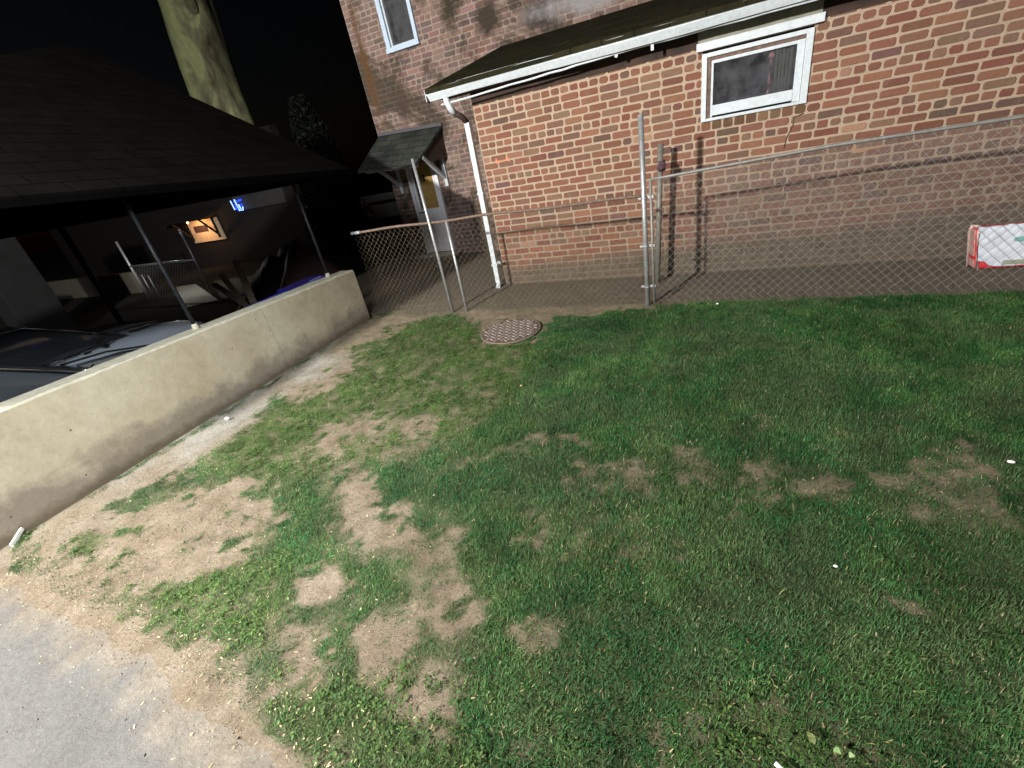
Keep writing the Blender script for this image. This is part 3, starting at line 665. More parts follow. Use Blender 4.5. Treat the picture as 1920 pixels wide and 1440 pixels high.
def build_weeds():
    N = 42000; x = rng.uniform(-4.1, 2.2, N); y = rng.uniform(.15, 4.5, N)
    wd = samp(GWEED, GC*2, x+.1*(vnoise(x, y, 6, 1)-.5), y+.1*(vnoise(x, y, 6, 2)-.5)); c = cover(x, y)
    k = (rng.random(N) < wd*np.clip(c*1.3, 0, 1)*np.clip(fbm(x, y, 8, 5)*3-.9, .1, 1)) & (np.hypot(x+1.9, y-3.83) > .32) & (y > asph_edge(x)+.03)
    x, y = x[k], y[k]; P = []; C = []
    per = 6; n = len(x); X = np.repeat(x, per); Y = np.repeat(y, per)
    a = rng.uniform(0, 6.283, n*per); r = rng.uniform(.003, .022, n*per); X = X+np.cos(a)*r; Y = Y+np.sin(a)*r
    a2 = a+rng.normal(0, .6, n*per); Ls = rng.uniform(.0035, .0095, n*per); Wd = Ls*rng.uniform(.35, .6, n*per)
    z = gz(X, Y)+rng.uniform(.004, .026, n*per); til = rng.uniform(-.4, .5, n*per)
    ux, uy = np.cos(a2), np.sin(a2); m = n*per
    V = np.zeros((m, 6, 3), np.float32)
    spec = [(-1, 0), (-.3, 1), (-.3, -1), (.45, .8), (.45, -.8), (1, 0)]
    for i, (s, w_) in enumerate(spec):
        V[:, i, 0] = X+ux*Ls*s-uy*Wd*w_; V[:, i, 1] = Y+uy*Ls*s+ux*Wd*w_; V[:, i, 2] = z+til*Ls*s+abs(w_)*Wd*.25
    col = lerp3((.04, .095, .025), (.12, .175, .05), rng.random(m)**1.8)*rng.uniform(.7, 1.3, m)[:, None]
    C = np.repeat(col[:, None], 6, 1).reshape(-1, 3)
    b = np.arange(m)[:, None]*6
    F = np.concatenate([b+np.array([[0, 1, 3, 2]]), b+np.array([[2, 3, 5, 4]])])
    F = np.concatenate([b+np.array([[0, 2, 4, 5]]), b+np.array([[0, 5, 3, 1]])])
    tag(npmesh('ground_weeds', V.reshape(-1, 3), F, C, M['leaf']), 'low light green broadleaf weeds and clover spreading in the thin lawn', 'weeds', kind='stuff')
build_weeds()
M['litter'] = mat_leaf('dry_litter', .8)
def build_litter():
    N = 20000; x = rng.uniform(-4.1, 3, N); y = rng.uniform(-.1, 4.6, N); c = cover(x, y)
    e = np.exp(-np.abs(y-asph_edge(x)-.08)/.16)
    k = (rng.random(N) < .04+.16*(1-c)*(c > .01)+.8*e*(x < -.6)) & (y > asph_edge(x)-.25); x, y, c = x[k], y[k], c[k]; n = len(x)
    a = rng.uniform(0, 6.283, n); L = rng.uniform(.002, .008, n); W = rng.uniform(.0012, .0032, n)
    z = gz(x, y)+.006+c*rng.uniform(.0, .03, n); z = np.maximum(z, .009); til = rng.normal(0, .25, n)
    ux, uy = np.cos(a), np.sin(a); V = np.zeros((n, 4, 3), np.float32)
    for i, (s, q) in enumerate(((-1, -1), (1, -.6), (1, .6), (-1, 1))):
        V[:, i, 0] = x+ux*L*s-uy*W*q; V[:, i, 1] = y+uy*L*s+ux*W*q; V[:, i, 2] = z+til*L*s*.5
    col = lerp3((.3, .23, .1), (.66, .58, .36), rng.random(n))*rng.uniform(.6, 1.2, n)[:, None]
    tag(npmesh('dry_litter', V.reshape(-1, 3), np.arange(4*n).reshape(-1, 4), np.repeat(col[:, None], 4, 1).reshape(-1, 3), M['litter']),
        'bits of dry straw and dead leaf scattered over lawn and driveway edge', 'litter', kind='stuff')
build_litter()
M['stone'] = mat_leaf('gravel', .85)
def build_gravel():
    N = 90000; x = rng.uniform(-4.1, 3, N); y = rng.uniform(-.5, 5.4, N); c = cover(x, y)
    e = np.exp(-np.abs(y-asph_edge(x))/.12)*(x < -.3)
    k = rng.random(N) < .34*(1-c)**2*(y > asph_edge(x)) + .6*e + .02 + .3*(y < asph_edge(x)) + .12*(y > 4.45) + .35*(y > 4.3)*(x < -2.6)*(y < 4.75)
    x, y = x[k], y[k]; n = len(x); s = np.minimum(rng.lognormal(-6.3, .45, n), .009)
    oc = np.array([(1,0,0),(0,1,0),(-1,0,0),(0,-1,0),(0,0,.7),(0,0,-.7)], float)
    an = rng.uniform(0, 6.283, n); st = rng.uniform(.6, 1.5, n)
    V = np.zeros((n, 6, 3), np.float32)
    for i, (a, b, cc) in enumerate(oc):
        V[:, i, 0] = x+s*(a*st*np.cos(an)-b*np.sin(an)); V[:, i, 1] = y+s*(a*st*np.sin(an)+b*np.cos(an)); V[:, i, 2] = np.maximum(gz(x, y), .004*(y < .4))+s*cc*.8+s*.3
    V += rng.normal(0, .25, V.shape)*s[:, None, None]
    t = rng.random(n); col = lerp3((.12, .1, .08), (.34, .29, .23), t)*rng.uniform(.6, 1.3, n)[:, None]
    w = rng.random(n) < .05; col = np.where(w[:, None], (.55, .52, .46), col)
    F = np.concatenate([np.arange(n)[:, None]*6+np.array([q]) for q in ((0,1,4),(1,2,4),(2,3,4),(3,0,4),(1,0,5),(2,1,5),(3,2,5),(0,3,5))])
    tag(npmesh('gravel', V.reshape(-1, 3), F, np.repeat(col[:, None], 6, 1).reshape(-1, 3), M['stone'], nper=3),
        'loose gravel and soil crumbs strewn along the driveway edge and bare soil', 'gravel', kind='stuff')
build_gravel()
# ================================================================== brick house
house = empty('brick_house', (-2.0, 5.46, 0), 'red brick house with a low lean-to extension, white gutter and side door', 'house')
PAL = [(.34, (.255, .12, .083)), (.22, (.29, .145, .098)), (.14, (.225, .1, .073)), (.11, (.2, .118, .09)), (.12, (.25, .155, .108)), (.03, (.15, .1, .08)), (.01, (.38, .24, .165)), (.03, (.175, .1, .095))]
sill = []
for k in range(9):
    a = -.19+k*.1; rr = random.Random(k); sill.append((a+.006, a+.093, 1.452, 1.527, rr.choice([(.16, .1, .06), (.2, .1, .07), (.22, .14, .09)])))
sill += [(-2.48, -2.28, 1.50, 1.56, (.75, .38, .22)), (1.1, 1.34, 1.045, 1.11, (.62, .4, .22))]
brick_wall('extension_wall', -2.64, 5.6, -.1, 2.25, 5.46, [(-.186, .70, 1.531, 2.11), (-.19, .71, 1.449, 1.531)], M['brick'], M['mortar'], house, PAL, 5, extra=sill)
m = MB(); m.box(-.19, .71, 5.4595, 5.52, 1.449, 1.531); m.build('sill_mortar', M['mortar'], house)
m = MB(); m.box(-2.64, -2.42, 5.69, 7.58, -.1, 2.2); m.poly([(-2.5, 5.46, 2.2), (-2.5, 7.59, 2.2), (-2.5, 7.59, 2.86)], (.08, 0, 0)); m.build('extension_side_wall', M['oldbrick'], house)
PAL2 = [(.3, (.21, .125, .1)), (.25, (.25, .16, .13)), (.2, (.17, .105, .095)), (.12, (.27, .19, .15)), (.13, (.13, .095, .085))]
brick_wall('main_wall', -5.66, 5.6, -.7, 6.4, 7.6, [(-4.98, -4.37, 3.29, 4.75), (-5.24, -4.6, .08, 1.98)], M['oldbrick'], M['oldmortar'], house, PAL2, 9, soft=1.3)
m = MB(); m.box(-5.66, -5.45, 7.83, 16, -.7, 6.4); m.build('far_side_wall', M['oldbrick'], house)
# extension roof, gutter, trims
m = MB(); m.poly([(-3.04, 5.14, 2.375), (5.8, 5.14, 2.375), (5.8, 7.6, 2.955), (-3.04, 7.6, 2.955)], (0, 0, -.045)); m.build('roof', M['roofmoss'], house)
m = MB(); m.poly([(-3.055, 5.16, 2.372), (-3.055, 7.6, 2.945), (-3.055, 7.6, 2.80), (-3.055, 5.16, 2.24)], (.02, 0, 0)); m.build('rake_board', M['soffit'], house)
m = MB()
prof = [(5.27, 2.37), (5.27, 2.262), (5.195, 2.258), (5.178, 2.285), (5.158, 2.318), (5.152, 2.352), (5.14, 2.362), (5.143, 2.372), (5.16, 2.37), (5.17, 2.35), (5.2, 2.28), (5.255, 2.275), (5.258, 2.37)]
A = None; nseg = 46; rr = random.Random(4)
for i in range(nseg+1):
    x = -3.05 + i*(5.8+3.05)/nseg; dz = .006*math.sin(x*2.1)+rr.uniform(-.0015, .0015)
    B = [m.bm.verts.new((x, p+rr.uniform(-.001, .001), q+dz)) for p, q in prof]
    if A:
        for k in range(len(prof)): m.bm.faces.new((A[k], A[(k+1) % len(prof)], B[(k+1) % len(prof)], B[k]))
    else: m.bm.faces.new(B)
    A = B
m.box(-3.052, -3.044, 5.15, 5.27, 2.26, 2.368)
gut = m.build('gutter', M['white'], house)
for i in range(9): m = MB(); m.box(-2.2+i*.9, -2.185+i*.9, 5.148, 5.27, 2.371, 2.374); m.build('hanger', M['galv'], gut)
m = MB(); pts = []; rr = random.Random(8)
for i in range(60): pts.append((-2.92+i*8.6/59, 5.235+rr.uniform(-.003, .003), 2.203+.05*min(1, i/59*8.6/2.2)+rr.uniform(-.0035, .0035)))
m.tube(pts, .0105, 6)
for i, x in enumerate((-.62, -.95)): m.box(x, x+.025, 5.23, 5.24, 2.2+.02*i, 2.245, rot=Matrix.Rotation(.4*i, 4, 'Y'))
m.build('peeling_trim_strip', M['white'], house)
m = MB(); m.box(-2.96, 5.7, 5.245, 5.46, 2.262, 2.285); m.box(-2.64, -.23, 5.447, 5.462, 2.142, 2.262); m.box(.745, 5.7, 5.447, 5.462, 2.142, 2.262); m.box(-2.96, 5.7, 5.272, 5.29, 2.285, 2.37); m.build('soffit', M['soffit'], house)
# downspout
ds = MB()
ds.tube([(-2.83, 5.215, 2.27), (-2.83, 5.215, 2.22), (-2.815, 5.235, 2.15), (-2.79, 5.27, 2.10)], .036, 10)
ds.box(-2.735, -2.67, 5.335, 5.40, .06, 1.985, .008)
ds.tube([(-2.7, 5.365, .08), (-2.7, 5.35, .035), (-2.7, 5.31, .015)], .033, 8)
dso = ds.build('downspout', M['white'], house)
m = MB(); m.tube([(-2.79, 5.27, 2.10), (-2.74, 5.34, 2.05), (-2.705, 5.368, 1.98)], .033, 10); m.build('elbow', M['soffit'], dso)
for z in (.3, 1.2): m = MB(); m.box(-2.742, -2.66, 5.33, 5.334, z, z+.03); m.build('strap', M['white'], dso)
m = MB(); m.tube([(-2.67, 5.36, .33), (-2.62, 5.35, .345), (-2.615, 5.33, .33)], .016, 8); m.build('hose_fitting', M['white'], dso)
# stained stretch of wall where the spout elbow used to drip
# small extension window
win = MB()
win.box(-.186, -.142, 5.435, 5.50, 1.531, 2.09, .004); win.box(.645, .70, 5.435, 5.50, 1.531, 2.09, .004)
win.box(-.142, .645, 5.435, 5.50, 2.055, 2.09, .004); win.box(-.142, .645, 5.435, 5.50, 1.531, 1.556, .004)
wo = win.build('window', M['white'], house)
m = MB(); m.box(-.142, -.108, 5.452, 5.50, 1.556, 2.055); m.box(-.108, .645, 5.455, 5.50, 2.028, 2.055); m.build('brown_track', simple('brown_reveal', (.2, .13, .1), (.09, .05, .04), 20, .8), wo)
m = MB(); m.box(-.108, -.085, 5.462, 5.49, 1.558, 2.026, .002); m.box(.585, .643, 5.455, 5.49, 1.558, 2.026, .003); m.box(-.085, .585, 5.46, 5.49, 2.0, 2.026, .002); m.box(-.085, .585, 5.45, 5.49, 1.572, 1.66, .004); m.build('sash', M['white'], wo)
m = MB(); m.box(-.085, .585, 5.472, 5.476, 1.66, 2.0); m.build('pane', M['glass'], wo)
m = MB(); m.box(-.3, .8, 5.78, 5.80, 1.4, 2.2); m.build('dark_interior', M['room'], wo)
m = MB(); m.tube([(.385, 5.50, 1.665), (.392, 5.50, 1.75), (.386, 5.50, 1.84), (.393, 5.50, 1.93)], [.017, .014, .006, .012], 8); m.blob((.395, 5.505, 1.96), .03, 1, .1); m.build('pink_cord', simple('pink_curtain_tie', (.75, .35, .3), (.5, .22, .2), 40, .8), wo)
m = MB()
for k in range(5): m.tube([(.44+k*.028, 5.52+.01*(k % 2), 1.66), (.44+k*.028, 5.52+.01*(k % 2), 2.0)], .015, 6)
m.build('grey_curtain', simple('grey_green_curtain', (.15, .155, .13), (.08, .085, .07), 15, .9), wo)
m = MB(); m.box(-.236, .762, 5.415, 5.458, 2.112, 2.176, .003)
for k in range(6): m.box(-.05+k*.14, -.047+k*.14, 5.413, 5.415, 2.114, 2.174)
m.build('lintel_board', M['white'], house)
m = MB(); m.box(-.225, .742, 5.435, 5.459, 2.178, 2.26); m.build('grey_boxing', M['greyboard'], house)
# crack in the brickwork below the window: a thin filled line
m = MB(); m.tube([(.69, 5.4535, 1.45), (.62, 5.4535, 1.43), (.615, 5.4535, 1.36), (.575, 5.4535, 1.27), (.56, 5.4535, 1.18)], .0035, 5); m.build('crack', simple('crack', (.03, .02, .015)), house)
# upper window
m = MB()
m.box(-4.98, -4.905, 7.55, 7.68, 3.29, 4.75, .004); m.box(-4.43, -4.37, 7.55, 7.68, 3.29, 4.75, .004); m.box(-4.905, -4.43, 7.55, 7.68, 4.69, 4.75, .004); m.box(-4.99, -4.36, 7.53, 7.68, 3.285, 3.35, .006)
uw = m.build('window', M['bluewhite'], house)
m = MB(); m.box(-4.905, -4.88, 7.60, 7.66, 3.35, 4.69); m.box(-4.455, -4.43, 7.6, 7.66, 3.35, 4.69); m.box(-4.88, -4.455, 7.6, 7.66, 3.35, 3.375); m.box(-4.88, -4.455, 7.585, 7.66, 4.0, 4.045); m.build('sash', M['white'], uw)
m = MB(); m.box(-4.88, -4.455, 7.63, 7.634, 3.375, 4.0); m.box(-4.88, -4.455, 7.615, 7.619, 4.045, 4.69); m.build('pane', M['glass'], uw)
m = MB(); m.box(-5.05, -4.3, 7.79, 7.81, 3.2, 4.9); m.build('dark_interior', simple('blind', (.09, .09, .085), (.06, .06, .06), 5), uw)
# side door
m = MB(); m.box(-5.24, -5.18, 7.54, 7.66, .08, 1.98, .003); m.box(-4.66, -4.6, 7.54, 7.66, .08, 1.98, .003); m.box(-5.18, -4.66, 7.54, 7.66, 1.92, 1.98, .003); fr = m.build('door_frame', M['lilac'], house)
m = MB(); m.box(-5.178, -4.662, 7.56, 7.60, .09, .89, .004); m.box(-5.178, -5.12, 7.56, 7.60, .89, 1.92, .003); m.box(-4.72, -4.662, 7.56, 7.60, .89, 1.92, .003); m.box(-5.12, -4.72, 7.56, 7.60, 1.86, 1.92)
dr = m.build('door', M['lilac'], house)
m = MB(); m.box(-5.11, -4.73, 7.603, 7.62, .89, 1.86); m.build('ochre_panel', simple('ochre_wood', (.42, .27, .08), (.33, .2, .055), 12, .6), dr)
m = MB(); m.box(-4.94, -4.90, 7.59, 7.60, 1.36, 1.47); m.box(-5.17, -5.06, 7.545, 7.56, .83, .85); m.box(-5.11, -5.085, 7.59, 7.60, .9, 1.86); m.build('door_hardware', simple('black_iron', (.015, .015, .015)), dr)
m = MB(); m.box(-5.4, -4.45, 7.25, 7.595, -.05, .07, .01); m.build('doorstep', M['concrete'], house)
# door canopy
cn = MB(); cn.poly([(-5.62, 7.585, 2.215), (-4.3, 7.585, 2.15), (-4.46, 6.72, 1.66), (-5.6, 6.68, 1.73)], (0, .01, -.035)); cno = cn.build('door_canopy', M['roofgrey'], house)
for x in (-5.43, -4.44):
    m = MB(); m.box(x-.03, x+.03, 7.54, 7.59, 1.22, 1.98, .003)
    m.quadbar((x, 7.55, 1.36), (x, 6.95, 1.74), .05, .05); m.build('bracket', M['white'], cno)
m = MB(); m.quadbar((-5.5, 6.8, 1.69), (-4.48, 6.82, 1.64), .04, .05); m.build('front_rail', M['white'], cno)
m = MB(); m.poly([(-4.335, 7.58, 2.12), (-4.335, 7.58, 1.66), (-4.47, 6.8, 1.66)], (-.015, 0, 0)); m.build('canopy_cheek', M['soffit'], cno)
m = MB(); m.quadbar((-5.62, 7.575, 2.235), (-4.3, 7.575, 2.17), .03, .05); m.build('flashing', simple('lead_flashing', (.09, .085, .1), None, 15), cno)
# ================================================================== retaining wall
def wall_top(y): return .79-.038*(y-.91)
def build_retaining():
    ys = np.concatenate([np.arange(-6, .3, .25), np.arange(.3, 4.32, .05), [4.335]]); V = []; F = []
    rr = random.Random(3); ncol = 12
    ringn = None
    for y in ys:
        t = wall_top(y); e = rr.uniform(-.001, .001); c = .012+rr.uniform(0, .006)
        P = [(-4.17+.03, -.75), (-4.168, .0)] + [(-4.17+rr.uniform(-.0004, .0004), .0+(t-c)*k/8) for k in range(1, 8)] + [(-4.17+e, t-c), (-4.172-c+e, t+rr.uniform(-.003, .002)), (-4.28, t+rr.uniform(-.002, .002)), (-4.385, t), (-4.395, t-.012), (-4.395, -.75)]
        V += [(x, y, z) for x, z in P]; ringn = len(P)
    n = ringn
    for j in range(len(ys)-1):
        for k in range(n): F.append((j*n+k, j*n+(k+1) % n, (j+1)*n+(k+1) % n, (j+1)*n+k))
    F.append(tuple(range(n))); F.append(tuple(range((len(ys)-1)*n, len(ys)*n))[::-1])
    me = bpy.data.meshes.new('retaining_wall'); me.from_pydata(V, [], F)
    bm = bmesh.new(); bm.from_mesh(me); bmesh.ops.recalc_face_normals(bm, faces=bm.faces); bm.to_mesh(me); bm.free()
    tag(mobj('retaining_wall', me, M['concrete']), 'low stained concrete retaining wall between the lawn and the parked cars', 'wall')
build_retaining()
# ================================================================== chain-link fence and gate
def chainlink(x0, x1, y, zf0, zf1, w=.037, r=.0014):
    """zigzag wires; zf0/zf1(x): bottom and top"""
    m = MB(); n = int((x1-x0)/w); rr = random.Random(int(x0*10))
    for i in range(n):
        xa = x0+i*w; z0 = zf0(xa); z1 = zf1(xa); k = int((z1-z0)/w); pts = []
        for j in range(k+1):
            s = (i+j) % 2
            pts.append((xa+w*s+rr.uniform(-.0015, .0015), y+(.003 if s else -.003)+.006*math.sin(xa*3), z0+(z1-z0)*j/k))
        m.tube(pts, r, 4, caps=False)
    return m
FY = 4.479
lf = empty('chain_link_fence', (-2.4, FY, 0), 'chain-link fence with rusty top rail and two thin posts before the side door', 'fence')
def railz(x): return 1.075+.0*x-.018*max(0, (x+2.2)/1.6)
m = MB(); m.tube([(x, FY, railz(x)+.006*math.sin(x*5)) for x in np.linspace(-4.02, -.64, 30)], .0145, 8); m.build('top_rail', M['rust'], lf)
m = MB(); m.tube([(-4.135, FY, 1.068), (-4.0, FY, 1.07)], .0185, 10); m.build('rail_sleeve', M['white'], lf)
chainlink(-4.12, -.65, FY+.02, lambda x: .01+.01*math.sin(9*x), lambda x: railz(x)-.005).build('wire_mesh', simple('dull_wire', (.3, .25, .18), (.18, .14, .09), 30, .6, .3), lf)
m = MB(); m.tube([(-2.949, FY-.025, -.05), (-2.967, FY-.025, 1.718)], .0175, 10); m.blob((-2.967, FY-.025, 1.72), .018, 1, 0); m.build('post', M['galv'], lf)
m = MB(); m.tube([(-2.75, FY-.02, -.05), (-2.741, FY-.02, 1.065)], .016, 10); m.build('post', M['galv'], lf)
gp = MB(); gp.tube([(-.617, FY, -.1), (-.627, FY, 1.70)], .0235, 12); gp.blob((-.627, FY, 1.70), .024, 2, 0, (1, 1, .5))
gpe = empty('gate_post', (-.617, FY, 0), 'tall bright galvanised post standing between the fence and the gate', 'post')
gp.build('post', M['galv'], gpe)
for z in (1.04, .60, .20):
    m = MB(); m.tube([(-.617+.029*math.cos(a), FY+.029*math.sin(a), z) for a in np.linspace(.5, 5.8, 12)], .006, 6); m.box(-.59, -.535, FY-.008, FY+.008, z-.012, z+.012, .003); m.box(-.675, -.645, FY-.006, FY+.006, z-.01, z+.01, .002)
    m.build('hinge', M['galv'], gpe)
gt = empty('chain_link_gate', (1.5, FY, 0), 'wide silver chain-link gate running along the lawn edge to the right of the tall post', 'gate')
def gz1(x): return 1.188+.052*min(1, max(0, (x+.55)/1.35))
m = MB(); m.tube([(x, FY, gz1(x)) for x in np.linspace(-.565, 4.6, 24)], .0125, 8); m.tube([(-.553, FY, .03), (-.562, FY, gz1(-.56))], .0125, 8); m.tube([(4.6, FY, .03), (4.6, FY, 1.24)], .0125, 8); m.build('frame', simple('dull_gate_frame', (.3, .3, .29), (.2, .19, .17), 30, .6, .4), gt)
chainlink(-.55, 4.58, FY+.012, lambda x: .03, lambda x: gz1(x)-.004, r=.002).build('wire_mesh', M['galvwire'], gt)
# pole standing close to the wall behind the gate
pe = empty('old_pole', (-.60, 5.2, 0), 'grey steel pole with a dark rusted collar behind the gate near the brick wall', 'pole')
m = MB(); m.tube([(-.602, 5.18, -.05), (-.545, 5.2, 1.42)], .029, 12); m.build('pole', simple('dull_grey_steel', (.25, .24, .21), (.16, .14, .12), 25, .6, .3), pe)
m = MB(); m.blob((-.537, 5.17, 1.21), .042, 2, .12, (1, 1, .8), 3); m.tube([(-.537, 5.19, 1.17), (-.537, 5.19, 1.27)], .036, 8); m.tube([(-.52, 5.17, 1.24), (-.5, 5.15, 1.24)], .01, 6); m.build('collar', M['purple'], pe)
# ================================================================== manhole
def build_manhole():
    e = empty('manhole_cover', (-1.9, 3.83, .0), 'round pinkish concrete cover with a woven block pattern, set in the lawn near the fence', 'manhole cover')
    cx, cy, r0 = -1.9, 3.83, .302; m = MB()
    bmesh.ops.create_cone(m.bm, segments=56, radius1=r0+.008, radius2=r0, depth=.04, cap_ends=True, matrix=Matrix.Translation((cx, cy, .004)))
    t = NT('cover_plate'); f = t.noise(30, 6, .7); t.base(t.ramp(f, [(.3, (.07, .055, .045)), (.7, (.12, .095, .08))])); t.set(.9, 0, .2); t.bump(f, .5, .006)
    m.build('plate', t.m, e)
    m = MB(); a = R(20); ca, sa = math.cos(a), math.sin(a); L, Wd = .07, .03; rr = random.Random(1)
    for i in range(-12, 13):
        for j in range(-12, 13):
            # herringbone of raised bars
            for o in (0, 1):
                u = i*Wd*1.0 + j*L*.5*1.0; v = j*Wd - 0
                u, v = (i*.037+ (.0 if o else .0)), j*.074+(i % 2)*.037
                if o: ang = math.pi/4; du = 0
                else: ang = -math.pi/4; du = .0
                if (i % 2 == 0) != bool(o): continue
                X = cx+ca*u*1-sa*v; Y = cy+sa*u+ca*v
                if math.hypot(X-cx, Y-cy) > r0-.028: continue
                h = .0265+rr.uniform(-.002, .003)
                m.box(X-.021, X+.021, Y-.0085, Y+.0085, .022, h+.006, .002, rot=Matrix.Rotation(ang+a, 4, 'Z'))
    m.build('raised_pattern', simple('cover_pattern', (.3, .245, .21), (.21, .165, .14), 50, .9, bump=.3), e)
    m = MB(); m.tube([(cx+(r0+.006)*math.cos(q), cy+(r0+.006)*math.sin(q), .018) for q in np.linspace(0, 6.2832, 57)], .008, 6); m.build('rim', simple('cover_rim', (.2, .14, .11), None, 40, .9), e)
build_manhole()
# ================================================================== white and red box by the gate
def build_box():
    e = empty('plastic_box', (2.35, 5.1, 0), 'white and red plastic box against the brick wall behind the gate', 'box')
    red = simple('red_plastic', (.62, .04, .05), (.5, .03, .04), 10, .45); wh = simple('crumpled_white_film', (.72, .74, .82), (.55, .6, .68), 14, .5, bump=.6)
    x0, x1, y0, y1, H = 2.085, 2.66, 5.07, 5.2, .375
    m = MB(); m.box(x0, x1, y0, y1, .005, H-.02, .02); m.build('body', red, e)
    m = MB(); n = 14; rr = random.Random(6)
    # crumpled white front sheet with a curved lower edge showing the red base
    g = [[None]*(n+1) for _ in range(9)]
    for i in range(n+1):
        s = i/n; x = x0+.014+(x1-x0-.02)*s
        low = .03+.085*max(0, 1-s/.16)**1 + .085*max(0, (s-.72)/.28)
        low = min(low, .085)
        for j in range(9): g[j][i] = m.bm.verts.new((x, y0-.012-rr.uniform(0, .014), low+(H-low)*j/8+ (rr.uniform(-.008, .012) if j == 8 else 0)))
    for j in range(8):
        for i in range(n): m.bm.faces.new((g[j][i], g[j][i+1], g[j+1][i+1], g[j+1][i]))
    top = [[g[8][i] for i in range(n+1)]]
    for q in range(1, 4):
        top.append([m.bm.verts.new((g[8][i].co.x, y0+.035*q, H-.012*q+rr.uniform(-.004, .004))) for i in range(n+1)])
        for i in range(n): m.bm.faces.new((top[q-1][i], top[q-1][i+1], top[q][i+1], top[q][i]))
    m.build('white_cover', wh, e, smooth=True)
    m = MB(); m.tube([(x0+.012, y0-.012, .0), (x0+.014, y0-.012, H-.06), (x0+.03, y0+.0, H+.0)], .012, 8); m.tube([(x0-.008, y1-.02, 0), (x0-.006, y1-.02, H-.05), (x0+.0, y1-.07, H)], .011, 8); m.tube([(x0-.004, y1-.04, H-.01), (x0+.02, y0+.02, H)], .011, 8)
    m.build('edge_piping', simple('pinkish_white_piping', (.75, .6, .56), (.6, .42, .38), 40, .6), e)
    m = MB(); m.box(x0-.004, x0+.004, y0+.012, y1-.02, .02, .085); m.box(x0-.004, x0+.003, y0+.012, y1-.02, .12, .345); m.build('side_panel', simple('pink_side', (.6, .42, .38), (.5, .2, .18), 30, .7), e)
    m = MB(); m.box(x0+.17, x0+.36, y0-.034, y0-.029, .045, .082, .002); m.build('label_strip', simple('beige_label', (.33, .34, .25), (.25, .3, .22), 20, .7), e)
    m = MB(); m.poly([(x0+.23, y0-.03, .245), (x0+.27, y0-.03, .235), (x0+.52, y0-.03, .315), (x0+.54, y0-.03, .335), (x0+.36, y0-.03, .29), (x0+.235, y0-.03, .268)], (0, -.003, 0)); m.build('teal_streak', simple('teal_print', (.12, .38, .35), (.2, .45, .42), 12, .6), e)
build_box()
for o in COL.objects:
    if o.parent and o.parent.name == 'plastic_box':      # the soft box leans to the left
        for v in o.data.vertices: v.co.x -= .2*max(0, v.co.z)
# ================================================================== carport
def build_carport():
    e = empty('carport', (-7, 2, -.6), 'dark hip-roofed carport on thin posts over the parked cars beyond the concrete wall', 'carport')
    ex, fx, n0, n1, ez = -4.08, -9.9, -.7, 4.75, 1.80
    def ed(y): return 1.80-.062*(y-4.25)
    P = {'a': (ex, n0, ed(n0)), 'b': (ex, n1, ed(n1)), 'c': (fx, n1, 1.85), 'd': (fx, n0, 1.9), 'r1': (-7, 4.28, 3.57), 'r0': (-7, 3.95, 3.58)}
    m = MB()
    for f in (('a', 'b', 'r1', 'r0'), ('b', 'c', 'r1'), ('c', 'd', 'r0', 'r1'), ('d', 'a', 'r0')): m.poly([P[k] for k in f], (0, 0, -.035))
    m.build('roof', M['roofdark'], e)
    m = MB()
    for p, q in (('a', 'b'), ('b', 'c'), ('c', 'd'), ('d', 'a')):
        A, B = Vector(P[p]), Vector(P[q]); m.quadbar(A-Vector((0, 0, .045)), B-Vector((0, 0, .045)), .03, .04)
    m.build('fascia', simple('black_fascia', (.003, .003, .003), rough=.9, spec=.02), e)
    for x, y, zb in ((-4.3, 4.03, wall_top(4.03)), (-4.3, 2.33, wall_top(2.33)), (-4.3, .5, wall_top(.5)), (-9.6, 4.1, -.6), (-9.6, 2.0, -.6), (-9.6, -.3, -.6)):
        m = MB(); r = .017 if zb > 0 else .045
        m.tube([(x, y, zb), (x, y, ed(y)-.05 if x > -5 else 1.8)], r, 10); p = m.build('post', simple('post_paint', (.03, .032, .04), (.015, .015, .017), 30, .5, .3) if zb > 0 and 'pp' not in M else M.get('pp'), e)
        if 'pp' not in M: M['pp'] = p.data.materials[0]
        if zb > 0:
            m = MB(); m.tube([(x, y, zb-.005), (x, y, zb+.05)], .034, 10, r1=.022); m.build('lit_foot', M['cap'], p)  # pale foot added under a dark post, imitating light on its bottom end
build_carport()
